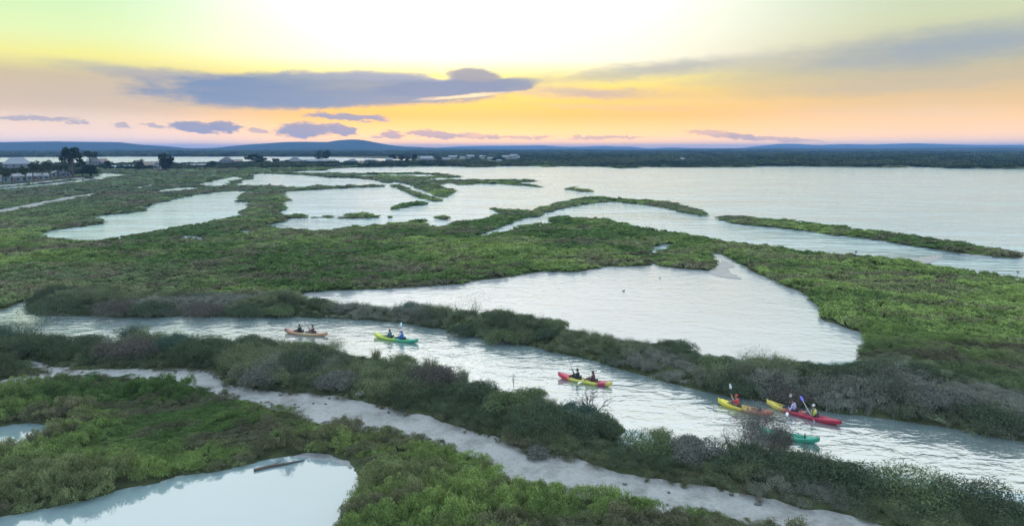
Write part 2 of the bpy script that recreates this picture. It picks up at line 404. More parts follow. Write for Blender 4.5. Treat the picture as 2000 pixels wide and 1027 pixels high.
DIKE_FAR = [(52, 582), (80, 566), (150, 566), (260, 570), (380, 576), (470, 578), (520, 576), (575, 574), (650, 582), (754, 586), (860, 594), (1000, 603), (1080, 614), (1150, 634), (1275, 652), (1400, 679), (1500, 690), (1545, 696), (1650, 686), (1700, 690),
    (1760, 706), (1840, 722), (1920, 745), (2000, 772), (2200, 830), (2200, 908), (2000, 865), (1850, 838), (1702, 818), (1503, 789), (1402, 774), (1300, 749), (1213, 725), (1120, 699), (1000, 673), (920, 659), (800, 637), (680, 627), (560, 621), (300, 622), (75, 619), (50, 600)]
DITCHES = [[(700, 530), (860, 516), (990, 508), (1060, 509.5), (1190, 505), (1272, 498)], [(1120, 446), (1180, 452), (1240, 470), (1268, 486)], [(190, 552), (250, 561), (330, 543), (440, 537), (560, 527)],
    [(1650, 515), (1720, 522), (1800, 538), (1900, 565), (2000, 590)], [(1274, 500), (1277, 510), (1274, 519)], [(830, 480), (880, 470), (921, 465)], [(0, 500), (160, 508), (300, 498), (420, 500)], [(560, 505), (700, 498), (800, 486)]]


def unproject(pts, hv, water):
    """Far-side edges are drawn where the water ends; near-side edges where the plants standing there hide it (level hv)."""
    p = np.array(pts, float)
    area = np.sum(p[:, 0] * np.roll(p[:, 1], -1) - np.roll(p[:, 0], -1) * p[:, 1])
    d = np.roll(p, -1, 0) - np.roll(p, 1, 0)
    n = np.stack([d[:, 1], -d[:, 0]], 1) * (1 if area > 0 else -1)     # outward
    n /= np.linalg.norm(n, axis=1)[:, None] + 1e-9
    near = n[:, 1] if water else -n[:, 1]
    z = hv * np.clip(near * 1.6, 0, 1)
    return np.array([ground(a, b, zz) for (a, b), zz in zip(p, z)])


def refine(p, rough=.07, passes=2):
    q = []
    n = len(p)                                        # one round of corner cutting
    for i in range(n):
        a, b = p[i], p[(i + 1) % n]
        q += [a * .8 + b * .2, a * .2 + b * .8]
    p = q
    for k in range(passes):                           # then an uneven edge
        q = []
        for i in range(len(p)):
            a, b = p[i], p[(i + 1) % len(p)]
            q.append(a)
            L = np.linalg.norm(b - a)
            dist = np.linalg.norm(a)
            if L > .010 * dist:
                nrm = np.array([-(b - a)[1], (b - a)[0]])
                q.append((a + b) / 2 + nrm * random.uniform(-rough, rough))
        p = q
    return np.array(p)


AZ0, AZ1, NAZ = R(-45), R(45), 640
R0, R1, RATIO = 21.0, 1700.0, 1.0066
RR = [R0]
while RR[-1] < R1: RR.append(RR[-1] * RATIO)
NR1 = len(RR)
while RR[-1] < 16000: RR.append(RR[-1] * 1.05)
RR = np.array(RR)
AZ = np.linspace(AZ0, AZ1, NAZ)
GX = RR[:, None] * np.sin(AZ)[None, :]
GY = RR[:, None] * np.cos(AZ)[None, :]
LR = np.log(RR)


def fill(poly):
    """Even-odd fill of a ground polygon on the terrain's own net."""
    m = np.zeros((len(RR), NAZ), bool)
    az = np.arctan2(poly[:, 0], poly[:, 1]); lr = np.log(np.hypot(poly[:, 0], poly[:, 1]))
    n = len(poly)
    for i in range(n):
        a0, a1, l0, l1 = az[i], az[(i + 1) % n], lr[i], lr[(i + 1) % n]
        if a0 > a1: a0, a1, l0, l1 = a1, a0, l1, l0
        j0, j1 = np.searchsorted(AZ, a0), np.searchsorted(AZ, a1)
        for j in range(j0, j1):
            c = l0 + (l1 - l0) * (AZ[j] - a0) / max(a1 - a0, 1e-12)
            m[np.searchsorted(LR, c):, j] ^= True
    return m


def edge_distance(D, poly, cap, closed=True):
    n = len(poly)
    for i in range(n if closed else n - 1):
        a, b = poly[i], poly[(i + 1) % n]
        ra, rb = np.hypot(*a), np.hypot(*b)
        rmin, rmax = min(ra, rb) * .97 - cap, max(ra, rb) + cap
        if rmax < R0: continue
        aa, ab = math.atan2(a[0], a[1]), math.atan2(b[0], b[1])
        pad = cap / max(rmin, 10) * 1.1
        j0, j1 = np.searchsorted(AZ, min(aa, ab) - pad), np.searchsorted(AZ, max(aa, ab) + pad)
        i0, i1 = np.searchsorted(RR, rmin), np.searchsorted(RR, rmax)
        if j1 <= j0 or i1 <= i0: continue
        X = GX[i0:i1, j0:j1] - a[0]; Y = GY[i0:i1, j0:j1] - a[1]
        d = b - a
        t = np.clip((X * d[0] + Y * d[1]) / (d @ d + 1e-12), 0, 1)
        dist = np.hypot(X - t * d[0], Y - t * d[1])
        np.minimum(D[i0:i1, j0:j1], dist, out=D[i0:i1, j0:j1])


CAP = 7.0
DIST = np.full(GX.shape, CAP)
WATER = np.zeros(GX.shape, bool)
for pts, hv in [(LAGOON, .42), (POND_A, .3), (POND_F, .25), (SLIVER, .3), (POND_Q, .5), (FAR_LAKE, .2), (CANAL, .4), (POND_R, 1.25), (CHANNEL, 1.35), (POND_U, .6), (POND_V, .8)] + [(s, .4) for s in SMALL_PONDS]:
    pl = refine(unproject(pts, hv, True))
    WATER |= fill(pl)
    edge_distance(DIST, pl, CAP)
for pts in ISLANDS:
    pl = refine(unproject(pts, .42, False))
    WATER &= ~fill(pl)
    edge_distance(DIST, pl, CAP)
SDIST = np.where(WATER, -DIST, DIST)


def zone(pts, z=.5, rough=.05):
    return fill(refine(np.array([ground(a, b, z) for a, b in pts]), rough))


ZCAP = 2.5


def zone_field(polys, z, rough=.05):
    """Signed distance (metres, inside positive) to a set of outlines."""
    D = np.full(GX.shape, ZCAP); I = np.zeros(GX.shape, bool)
    for pts in polys:
        pl = refine(np.array([ground(a, b, z) for a, b in pts]), rough, 3)
        I |= fill(pl)
        edge_distance(D, pl, ZCAP)
    return np.where(I, D, -D)


wob = (fbm(GX + 71, GY + 13, 1.1, 3) - .5) * .7
F_MUD = zone_field(MUD, .03) + wob * .6
F_PATH = zone_field([PATH, PATH_UP], .45, .04) + wob
F_TRACK = zone_field([TRACK, TRACK2], .3)
F_ROAD = zone_field([ROAD], .3)
F_TRACK = np.minimum(F_TRACK, -F_PATH)
F_MUD = np.minimum(F_MUD, -F_PATH)
Z_MUD, Z_PATH, Z_TRACK, Z_ROAD = F_MUD > 0, F_PATH > 0, F_TRACK > 0, F_ROAD > 0
Z_D1 = zone(DIKE_NEAR, .6) & ~Z_PATH
Z_D2 = zone(DIKE_FAR, .8)
# soft weight of the dikes and of the path for the ground's height
def soften(m, k=2):
    f = m.astype(float)
    for _ in range(k):
        f = (f + np.roll(f, 1, 0) + np.roll(f, -1, 0) + np.roll(f, 1, 1) + np.roll(f, -1, 1)) / 5
    return f


W_D1, W_D2, W_P = soften(Z_D1, 10), soften(Z_D2, 10), soften(Z_PATH, 6)
DITCH = np.full(GX.shape, 3.0)
for dl in DITCHES:
    edge_distance(DITCH, np.array([ground(a, b, .3) for a, b in dl]), 3.0, closed=False)

hum = fbm(GX, GY, 5.0) * .55 + fbm(GX + 300, GY, 17.0, 2) * .45
GRAD = np.where(GY < 90, 1.0, np.where(GY < 400, 1.0, .8))
land = .05 + .22 * sstep(SDIST, 0, 1.6) + .34 * (hum - .3) * sstep(SDIST, .3, 4)
land += W_D1 * .45 * sstep(SDIST, 0, 2.5) + W_D2 * .55 * sstep(SDIST, 0, 2.2)
land = land * (1 - W_P) + W_P * (.40 + .05 * fbm(GX, GY, 1.5))
land -= .28 * sstep(DITCH, 1.3, .2) * sstep(SDIST, .1, 1)
near_edge = np.clip(SDIST * .25, -1.0, .05)
HGT = np.where(SDIST > 0, np.maximum(land, np.minimum(.02 + SDIST * .3, .2)), near_edge)
HGT = np.where(Z_MUD, .022 + .03 * (fbm(GX, GY, 2.0) - .35), HGT)
HGT = np.where(Z_TRACK | Z_ROAD, np.maximum(HGT, .3), HGT)
# the plain beyond the lagoon: barely above the water, then gently rolling
RAD = np.hypot(GX, GY)
HGT += np.where(~WATER, sstep(RAD, 640, 3000) * (1.5 + 3.0 * fbm(GX, GY, 500.0)) * sstep(SDIST, .5, 7) * .6, 0)
HGT += np.where(RAD > 1720, -.05 * (RAD - 1720) / 1000, 0)

# ------------------------------------------------------------------ ground, path, mud as one fitted set of sheets
IDX = np.arange(GX.size).reshape(GX.shape)
QUADS = np.stack([IDX[:-1, :-1], IDX[:-1, 1:], IDX[1:, 1:], IDX[1:, :-1]], -1).reshape(-1, 4)
ALLV = np.stack([GX, GY, HGT], -1).reshape(-1, 3)


def sheet(name, F, mat, skip=None):
    """The part of the terrain where F > 0, cut along F = 0, with its own corners on the cut."""
    f = F.reshape(-1)
    fq = f[QUADS]
    pos = (fq > 0).sum(1)
    keep = np.ones(len(QUADS), bool) if skip is None else ~skip
    full = QUADS[(pos == 4) & keep]
    part = np.nonzero((pos > 0) & (pos < 4) & keep)[0]
    verts = list(); polys = []; cache = {}
    base = len(ALLV)
    for qi in part:
        q = QUADS[qi]; out = []
        for k in range(4):
            a, b = int(q[k]), int(q[(k + 1) % 4])
            if f[a] > 0: out.append(a)
            if (f[a] > 0) != (f[b] > 0):
                e = (min(a, b), max(a, b))
                if e not in cache:
                    t = f[e[0]] / (f[e[0]] - f[e[1]])
                    cache[e] = base + len(verts)
                    verts.append(ALLV[e[0]] * (1 - t) + ALLV[e[1]] * t)
                out.append(cache[e])
        if len(out) >= 3: polys.append(out[::-1])
    V = np.concatenate([ALLV, np.array(verts)]) if verts else ALLV
    flat = np.concatenate([full[:, ::-1].ravel()] + [np.array(o) for o in polys]) if polys else full[:, ::-1].ravel()
    cnt = np.concatenate([np.full(len(full), 4), np.array([len(o) for o in polys], int)])
    used = np.unique(flat)
    remap = np.zeros(len(V), dtype=np.int64); remap[used] = np.arange(len(used))
    me = bpy.data.meshes.new(name)
    me.vertices.add(len(used)); me.vertices.foreach_set('co', V[used].astype(np.float32).ravel())
    me.loops.add(len(flat)); me.loops.foreach_set('vertex_index', remap[flat].astype(np.int32))
    me.polygons.add(len(cnt))
    st = np.concatenate([[0], np.cumsum(cnt)[:-1]])
    me.polygons.foreach_set('loop_start', st.astype(np.int32)); me.polygons.foreach_set('loop_total', cnt.astype(np.int32))
    me.update(calc_edges=True)
    me.polygons.foreach_set('use_smooth', np.ones(len(cnt), dtype=bool))
    me.materials.append(mat)
    o = bpy.data.objects.new(name, me); COL.objects.link(o)
    return tag(o, kind='structure')


def ground_material():
    m, g = material('marsh_soil')
    co = g.n('ShaderNodeNewGeometry').outputs['Position']
    a = g.n('ShaderNodeTexNoise', {'Vector': co, 'Scale': .12, 'Detail': 6.0, 'Roughness': .6}).outputs[0]
    b = g.n('ShaderNodeTexNoise', {'Vector': co, 'Scale': 1.7, 'Detail': 8.0, 'Roughness': .65}).outputs[0]
    c = g.ramp(a, [(.3, (.060, .072, .036)), (.5, (.070, .085, .040)), (.7, (.085, .085, .055))])
    c = g.mix(g.smooth(b, .42, .72), c, (.030, .040, .022))
    bp = g.n('ShaderNodeBump', {'Strength': .6, 'Distance': .15, 'Height': b})
    s = g.n('ShaderNodeBsdfPrincipled', {'Base Color': c, 'Roughness': .95, 'Normal': bp})
    s.inputs['Specular IOR Level'].default_value = .1
    g.n('ShaderNodeOutputMaterial', {0: s})
    return m


def path_material(name='pale_dirt', base=(.335, .335, .325), dark=(.19, .19, .18)):
    m, g = material(name)
    co = g.n('ShaderNodeNewGeometry').outputs['Position']
    a = g.n('ShaderNodeTexNoise', {'Vector': co, 'Scale': .55, 'Detail': 6.0, 'Roughness': .65}).outputs[0]
    b = g.n('ShaderNodeTexNoise', {'Vector': co, 'Scale': 6.0, 'Detail': 8.0, 'Roughness': .7}).outputs[0]
    v = g.n('ShaderNodeTexVoronoi', {'Vector': co, 'Scale': 9.0}).outputs[0]
    c = g.mix(g.smooth(a, .40, .70), (*base, 1), (*dark, 1))
    c = g.mix(g.smooth(b, .50, .75, 0, .55), c, (.40, .40, .39, 1))
    c = g.mix(g.smooth(b, .48, .26, 0, .6), c, (.11, .12, .12, 1))
    h = g.math('ADD', g.math('MULTIPLY', b, .7), g.math('MULTIPLY', v, .3))
    bp = g.n('ShaderNodeBump', {'Strength': .6, 'Distance': .06, 'Height': h})
    s = g.n('ShaderNodeBsdfPrincipled', {'Base Color': c, 'Roughness': .9, 'Normal': bp})
    s.inputs['Specular IOR Level'].default_value = .2
    g.n('ShaderNodeOutputMaterial', {0: s})
    return m


def mud_material():
    m, g = material('wet_mud')
    co = g.n('ShaderNodeNewGeometry').outputs['Position']
    b = g.n('ShaderNodeTexNoise', {'Vector': co, 'Scale': .9, 'Detail': 7.0, 'Roughness': .6}).outputs[0]
    c = g.ramp(b, [(.3, (.17, .18, .185)), (.7, (.28, .28, .285))])
    bp = g.n('ShaderNodeBump', {'Strength': .25, 'Distance': .05, 'Height': b})
    s = g.n('ShaderNodeBsdfPrincipled', {'Base Color': c, 'Roughness': .42, 'Normal': bp})
    g.n('ShaderNodeOutputMaterial', {0: s})
    return m


M_SOIL = ground_material()
M_PATH = path_material()
M_ROAD = path_material('pale_road', (.36, .38, .40), (.28, .30, .32))
M_MUD = mud_material()
deep = (SDIST.reshape(-1)[QUADS] < -4.5).all(1)
sheet('ground', -np.maximum.reduce([F_PATH, F_MUD, F_TRACK, F_ROAD]), M_SOIL, deep)
sheet('path', F_PATH, M_PATH)
sheet('track', F_TRACK, M_PATH)
sheet('road', F_ROAD, M_ROAD)
sheet('mudflat', F_MUD, M_MUD)


# look-ups on the terrain net
def _uv(x, y):
    a = (np.arctan2(x, y) - AZ0) / (AZ1 - AZ0) * (NAZ - 1)
    r = np.log(np.hypot(x, y) / R0) / math.log(RATIO)
    return np.clip(r, 0, NR1 - 2.001), np.clip(a, 0, NAZ - 1.001)


def look(F, x, y):
    r, a = _uv(np.asarray(x, float), np.asarray(y, float))
    i, j = r.astype(int), a.astype(int)
    fr, fa = r - i, a - j
    F = F.astype(float)
    return (F[i, j] * (1 - fa) + F[i, j + 1] * fa) * (1 - fr) + (F[i + 1, j] * (1 - fa) + F[i + 1, j + 1] * fa) * fr


def height(x, y):
    return float(look(HGT, np.array([x]), np.array([y]))[0])


# ------------------------------------------------------------------ water
def water_material(name, body, ior, rough, scales, strength, dist=.12, tint=(.93, .94, .95)):
    m, g = material(name)
    co = g.n('ShaderNodeNewGeometry').outputs['Position']
    h = None
    for (sc, sx, w, det) in scales:
        mp = g.n('ShaderNodeMapping', {0: co, 2: (0, 0, R(17)), 3: (sc * sx, sc, sc)})
        nz = g.n('ShaderNodeTexNoise', {'Vector': mp, 'Scale': 1.0, 'Detail': det, 'Roughness': .55, 'Distortion': .5}).outputs[0]
        v = g.math('MULTIPLY', nz, w)
        h = v if h is None else g.math('ADD', h, v)
    bp = g.n('ShaderNodeBump', {'Strength': strength, 'Distance': dist, 'Height': h})
    big = g.n('ShaderNodeTexNoise', {'Vector': co, 'Scale': .035, 'Detail': 4.0}).outputs[0]
    bc = g.mix(g.smooth(big, .35, .7), (*[c * .82 for c in body], 1), (*body, 1))
    df = g.n('ShaderNodeBsdfDiffuse', {0: bc})
    gl = g.n('ShaderNodeBsdfGlossy', {'Color': (*tint, 1), 'Roughness': rough, 'Normal': bp})
    fr = g.n('ShaderNodeFresnel', {'IOR': ior, 'Normal': bp})
    mx = g.n('ShaderNodeMixShader', {0: fr, 1: df, 2: gl})
    g.n('ShaderNodeOutputMaterial', {0: mx})
    return m


M_LAGOON = water_material('lagoon_water', (.27, .38, .43), 3.6, .13, [(.6, .5, .8, 5.0), (.14, .4, 1.6, 4.0), (.02, .4, 5.0, 3.0)], .85, .34, (.80, .92, 1.0))
M_PONDW = water_material('pond_water', (.34, .38, .41), 4.0, .10, [(1.5, .65, 1.0, 5.0), (.4, .6, 1.2, 3.0)], .6, .11)
M_CHANW = water_material('channel_water', (.20, .265, .27), 5.5, .05, [(.6, .55, 1.5, 4.0), (1.7, .7, .6, 3.0)], .7, .14)
M_STILL = water_material('still_water', (.26, .36, .38), 2.9, .05, [(.8, .6, 1.0, 3.0)], .18, .05)


def flat_poly(name, pts, z, mat):
    v = [(*p, z) for p in pts]
    return tag(mesh_object(name, v, [list(range(len(v)))], mat), kind='structure')


big = [(-16000, 15), (16000, 15), (16000, 16000), (-16000, 16000)]
flat_poly('water', big, 0.0, M_LAGOON)


def px_poly(pts, z): return [tuple(ground(a, b, z)) for a, b in pts]


def tri_sheet(name, pts, z, mat):
    P = px_poly(pts, 0)
    bm = bmesh.new()
    vs_ = [bm.verts.new((*p, z)) for p in P]
    f = bm.faces.new(vs_)
    if f.calc_area() and f.normal.z < 0: f.normal_flip()
    bmesh.ops.triangulate(bm, faces=[f])
    bmesh.ops.recalc_face_normals(bm, faces=bm.faces)
    me = bpy.data.meshes.new(name)
    bm.to_mesh(me); bm.free()
    if me.polygons[0].normal.z < 0: me.flip_normals()
    me.materials.append(mat)
    o = bpy.data.objects.new(name, me); COL.objects.link(o)
    return tag(o, kind='structure')


tri_sheet('channel_water', [(-300, 670), (-100, 620), (10, 594), (60, 575), (70, 606), (300, 606), (560, 606), (700, 614), (820, 624), (1000, 655), (1200, 700), (1400, 752), (1700, 798), (2000, 845), (2300, 905), (2300, 1080),
    (2000, 965), (1700, 920), (1400, 875), (1180, 830), (1000, 775), (800, 715), (600, 690), (300, 672), (0, 682), (-300, 760)], .006, M_CHANW)
tri_sheet('pond_water', [(560, 572), (700, 556), (900, 540), (1050, 520), (1250, 508), (1380, 488), (1450, 500), (1530, 540), (1640, 590), (1720, 640), (1720, 700), (1560, 712), (1380, 695), (1150, 655), (1000, 622), (800, 605), (640, 592)], .006, M_PONDW)
tri_sheet('pond_water', [(-400, 1000), (0, 985), (300, 920), (480, 890), (620, 868), (720, 895), (735, 940), (720, 1000), (680, 1100), (500, 1180), (-400, 1180)], .006, M_STILL)
tri_sheet('pond_water', [(-400, 850), (0, 815), (60, 812), (125, 828), (120, 850), (60, 864), (0, 872), (-400, 905)], .006, M_STILL)

# ------------------------------------------------------------------ foliage building blocks
def leaf_material(name, spread=.55, trans=.25, fixed=None):
    """Leaves: the plant's own colour, uneven from leaf to leaf; a little light passes through."""
    m, g = material(name)
    if fixed is None:
        base = g.n('ShaderNodeAttribute', attribute_type='INSTANCER', attribute_name='tint').outputs['Color']
    else:
        base = fixed
    rnd = g.n('ShaderNodeNewGeometry').outputs['Random Per Island']
    f = g.math('MULTIPLY_ADD', rnd, spread * 2, 1 - spread)
    c = g.mix(1.0, base, g.n('ShaderNodeCombineColor', {0: f, 1: f, 2: g.math('POWER', f, .8)}), 'MULTIPLY')
    d = g.n('ShaderNodeBsdfDiffuse', {0: c, 1: .5})
    t = g.n('ShaderNodeBsdfTranslucent', {0: c})
    mx = g.n('ShaderNodeMixShader', {0: trans, 1: d, 2: t})
    g.n('ShaderNodeOutputMaterial', {0: mx})
    return m


def unit(v):
    return v / (np.linalg.norm(v, axis=-1, keepdims=True) + 1e-9)


def leaf_quads(P, N, size, aspect, rng):
    """One rhombic leaf per point P, facing N."""
    n = len(P)
    up = rng.normal(size=(n, 3))
    a = unit(np.cross(N, up)); b = unit(np.cross(N, a))
    L = (size * rng.uniform(.6, 1.4, (n, 1)))
    W = L * aspect
    bend = N * L * rng.uniform(-.25, .25, (n, 1))
    V = np.stack([P - a * L, P - b * W + bend, P + a * L, P + b * W + bend], 1).reshape(-1, 3)
    F = np.arange(4 * n).reshape(-1, 4)
    return V, F


def cushion(rng, lobes=9, leaves=320, rad=.5, hgt=.5, size=.055, aspect=.5):
    """A low bushy cushion made of small rounded tufts."""
    C = []
    for i in range(lobes):
        a = rng.uniform(0, 2 * math.pi); r = rad * math.sqrt(rng.uniform(0, .8))
        C.append((r * math.cos(a), r * math.sin(a), hgt * (.62 - .35 * (r / rad) ** 2) * rng.uniform(.75, 1.25), rad * rng.uniform(.28, .45)))
    C = np.array(C)
    k = rng.integers(0, lobes, leaves)
    d = rng.normal(size=(leaves, 3)); d[:, 2] = np.abs(d[:, 2]) * 1.0 - .25
    d = unit(d)
    q = rng.uniform(.72, 1.05, (leaves, 1))
    P = C[k, :3] + d * C[k, 3:4] * q * np.array([1, 1, .85])
    P[:, 2] = np.maximum(P[:, 2], .01)
    N = unit(d + rng.normal(size=d.shape) * .55)
    return leaf_quads(P, N, size, aspect, rng)


def plume(rng, stems=16, per=34, rad=.6, hgt=1.0, size=.06, aspect=.22, lean=.5):
    """A looser shrub: stems that lean outward, set with narrow feathery leaves."""
    Ps, Ns = [], []
    for i in range(stems):
        a = rng.uniform(0, 2 * math.pi)
        o = np.array([math.cos(a), math.sin(a), 0]) * rad * rng.uniform(0, .45)
        tip = np.array([math.cos(a) * rad * rng.uniform(.3, 1.0), math.sin(a) * rad * rng.uniform(.3, 1.0), hgt * rng.uniform(.55, 1.1)])
        t = rng.uniform(.12, 1.0, (per, 1)) ** .8
        mid = (o + tip) / 2 + np.array([0, 0, hgt * .22])
        P = (1 - t) ** 2 * o + 2 * t * (1 - t) * mid + t ** 2 * tip
        P = P + rng.normal(size=(per, 3)) * rad * .13 * (.5 + t)
        Ps.append(P); Ns.append(unit(rng.normal(size=(per, 3)) + np.array([math.cos(a), math.sin(a), .6]) * .8))
    P = np.concatenate(Ps); P[:, 2] = np.maximum(P[:, 2], .02)
    return leaf_quads(P, np.concatenate(Ns), size, aspect, rng)


def grass(rng, blades=70, rad=.3, hgt=.7, w=.012):
    V, F = [], []
    for i in range(blades):
        a = rng.uniform(0, 2 * math.pi); r = rad * math.sqrt(rng.uniform(0, 1)) * .6
        b = np.array([math.cos(a) * r, math.sin(a) * r, 0])
        h = hgt * rng.uniform(.5, 1.1)
        out = np.array([math.cos(a), math.sin(a), 0]) * h * rng.uniform(.05, .55)
        s = np.array([-math.sin(a), math.cos(a), 0]) * w * rng.uniform(.7, 1.5)
        m = b + out * .35 + np.array([0, 0, h * .6]); t = b + out + np.array([0, 0, h])
        k = len(V)
        V += [b - s, b + s, m + s * .8, m - s * .8, t]
        F += [(k, k + 1, k + 2, k + 3), (k + 3, k + 2, k + 4, k + 4)]
    return np.array(V), F


def crown_leaves(rng, centres, radii, per, size, aspect=.55, flat=.85):
    Ps, Ns = [], []
    for c, r in zip(centres, radii):
        d = unit(rng.normal(size=(per, 3)))
        q = rng.uniform(.55, 1.08, (per, 1))
        Ps.append(np.array(c) + d * r * q * np.array([1, 1, flat])); Ns.append(unit(d + rng.normal(size=d.shape) * .6))
    return leaf_quads(np.concatenate(Ps), np.concatenate(Ns), size, aspect, rng)


M_LEAF = leaf_material('marsh_leaf', .42, .36)
M_SCRUB = leaf_material('scrub_leaf', .5, .28)
M_TREELEAF = leaf_material('wood_leaf', .4, .1)


def proto(name, VF, mat):
    V, F = VF
    if not isinstance(F, np.ndarray):
        F = [tuple(dict.fromkeys(f)) for f in F]
        return mesh_object(name, [tuple(v) for v in V], F, mat, link=False)
    return mesh_object(name, V, F, mat, link=False)


rg = np.random.default_rng(3)
CUSH = [proto('cushion', cushion(rg, 12, 850, .55, .55, .031, .5), M_LEAF) for _ in range(5)]
CUSH_LO = [proto('cushion', cushion(rg, 9, 240, .58, .55, .075, .6), M_LEAF) for _ in range(4)]
CUSH_FAR = [proto('cushion', cushion(rg, 12, 130, .62, .5, .13, .6), M_LEAF) for _ in range(4)]
SCRUB = [proto('scrub', plume(rg, 22, 46, .75, 1.0, .05, .26), M_SCRUB) for _ in range(5)]
SCRUB_R = [proto('scrub', cushion(rg, 13, 640, .75, .95, .046, .4), M_SCRUB) for _ in range(4)]
TUFT = [proto('tuft', grass(rg, 60, .35, .7), M_SCRUB) for _ in range(3)]
WOODS = []
for _ in range(5):
    cs = [(rg.uniform(-.32, .32), rg.uniform(-.32, .32), rg.uniform(.3, .8)) for _ in range(9)]
    WOODS.append(proto('wood_crown', crown_leaves(rg, cs, [rg.uniform(.18, .3) for _ in cs], 34, .075), M_TREELEAF))


def scatter(name, protos, P, rotz, scl, idx, tint, label, tilt=.12):
    """One mass of plants: every point of the mesh carries one plant."""
    n = len(P)
    me = bpy.data.meshes.new(name)
    me.vertices.add(n)
    me.vertices.foreach_set('co', P.astype(np.float32).ravel())
    rot = np.stack([RNG.normal(0, tilt, n), RNG.normal(0, tilt, n), rotz], 1)
    for nm, ty, arr in (('rot', 'FLOAT_VECTOR', rot), ('scl', 'FLOAT_VECTOR', scl)):
        a = me.attributes.new(nm, ty, 'POINT'); a.data.foreach_set('vector', arr.astype(np.float32).ravel())
    a = me.attributes.new('idx', 'INT', 'POINT'); a.data.foreach_set('value', idx.astype(np.int32))
    a = me.attributes.new('tint', 'FLOAT_COLOR', 'POINT')
    a.data.foreach_set('color', np.concatenate([tint, np.ones((n, 1))], 1).astype(np.float32).ravel())
    for p in protos[:1]: me.materials.append(p.data.materials[0])
    o = bpy.data.objects.new(name, me)
    COL.objects.link(o)
    tree = bpy.data.node_groups.new(name + '_plants', 'GeometryNodeTree')
    tree.interface.new_socket('Geometry', in_out='INPUT', socket_type='NodeSocketGeometry')
    tree.interface.new_socket('Geometry', in_out='OUTPUT', socket_type='NodeSocketGeometry')
    N, L = tree.nodes, tree.links
    gi, go = N.new('NodeGroupInput'), N.new('NodeGroupOutput')
    ip = N.new('GeometryNodeInstanceOnPoints')
    gt = N.new('GeometryNodeGeometryToInstance')
    for p in reversed(protos):
        oi = N.new('GeometryNodeObjectInfo'); oi.inputs['Object'].default_value = p
        L.new(oi.outputs['Geometry'], gt.inputs[0])
    def attr(nm, ty):
        a = N.new('GeometryNodeInputNamedAttribute'); a.data_type = ty; a.inputs['Name'].default_value = nm
        return a.outputs['Attribute']
    L.new(gi.outputs[0], ip.inputs['Points']); L.new(gt.outputs[0], ip.inputs['Instance'])
    ip.inputs['Pick Instance'].default_value = True
    L.new(attr('idx', 'INT'), ip.inputs['Instance Index'])
    e2r = N.new('FunctionNodeEulerToRotation'); L.new(attr('rot', 'FLOAT_VECTOR'), e2r.inputs[0])
    L.new(e2r.outputs[0], ip.inputs['Rotation'])
    L.new(attr('scl', 'FLOAT_VECTOR'), ip.inputs['Scale'])
    L.new(ip.outputs[0], go.inputs[0])
    md = o.modifiers.new('plants', 'NODES'); md.node_group = tree
    return tag(o, label, kind='stuff')


def polar_points(r0, r1, spacing, az=R(44)):
    """Points spread evenly over a sector; spacing(r) metres apart."""
    out = []
    r = r0
    while r < r1:
        s = spacing(r)
        n = max(1, int(2 * az * r / s))
        a = np.linspace(-az, az, n) + RNG.uniform(-.5, .5, n) * s / r
        rr = r + RNG.uniform(-.5, .5, n) * s
        out.append(np.stack([rr * np.sin(a), rr * np.cos(a)], 1))
        r += s
    return np.concatenate(out)


def mixc(a, b, t):
    return np.array(a)[None, :] * (1 - t[:, None]) + np.array(b)[None, :] * t[:, None]


# ------------------------------------------------------------------ the green salt marsh
GREEN_A, GREEN_B, GREEN_C = (.108, .195, .070), (.195, .288, .096), (.142, .192, .112)


def marsh_tint(x, y):
    n1 = fbm(x, y, 22, 3); n2 = fbm(x + 90, y + 40, 7, 2); n3 = fbm(x - 200, y + 11, 60, 2)
    c = mixc(np.array(GREEN_A) * .85, np.array(GREEN_B) * 1.08, sstep(n1 * .6 + n2 * .4, .38, .62))
    c = c * (1 - sstep(n3, .5, .7)[:, None] * .7) + np.array(GREEN_C) * sstep(n3, .5, .7)[:, None] * .7
    w = sstep(n2, .58, .72)[:, None] * .7
    c = c * (1 - w) + np.array((.175, .212, .118)) * w
    left = (sstep(y, 70, 240) * sstep(x / np.maximum(y, 1), .0, -.55))[:, None] * .65      # duller growth towards the village
    c = c * (1 - left) + np.array((.112, .162, .115)) * left
    dry = sstep(fbm(x + 400, y - 300, 3.2 + .03 * np.hypot(x, y), 3), .54, .68)[:, None] * .7
    c = c * (1 - dry) + np.array((.155, .150, .115)) * dry
    return c * RNG.uniform(.72, 1.28, (len(x), 1))


def marsh(name, r0, r1, spacing, protos, s0, hz, label, rough=1.5, gain=1.0):
    P = polar_points(r0, r1, spacing)
    x, y = P[:, 0], P[:, 1]
    sd = look(SDIST, x, y)
    ok = (sd > 1.0 * fbm(x, y, 2.5, 2) - .42) & (look(F_PATH, x, y) < .55 * fbm(x + 9, y, 1.2, 2) - .25) & (look(W_D1, x, y) < .06) & (look(W_D2, x, y) < .5) & (look(Z_MUD, x, y) < .4) & (look(Z_TRACK, x, y) < .4) & (look(Z_ROAD, x, y) < .4)
    ok &= RNG.random(len(x)) > .04
    x, y, sd = x[ok], y[ok], sd[ok]
    r = np.hypot(x, y)
    n = len(x)
    s = np.array([s0(v) for v in r]) * RNG.uniform(.6, 1.45, n)
    d = look(DITCH, x, y)
    hh = hz * (s / np.array([s0(v) for v in r])) ** .8 * RNG.uniform(.7, 1.25, n) * (1.05 - rough * .5 + rough * sstep(fbm(x + 17, y, 2.6, 2) * .6 + fbm(x, y, 9.0, 2) * .4, .28, .72)) * (1 - .55 * sstep(d, 1.6, .3))
    scl = np.stack([s, s, hh], 1)
    z = look(HGT, x, y) - .03
    idx = RNG.integers(0, len(protos), n)
    return scatter(name, protos, np.stack([x, y, z], 1), RNG.uniform(0, 6.28, n), scl, idx, marsh_tint(x, y) * gain, label)


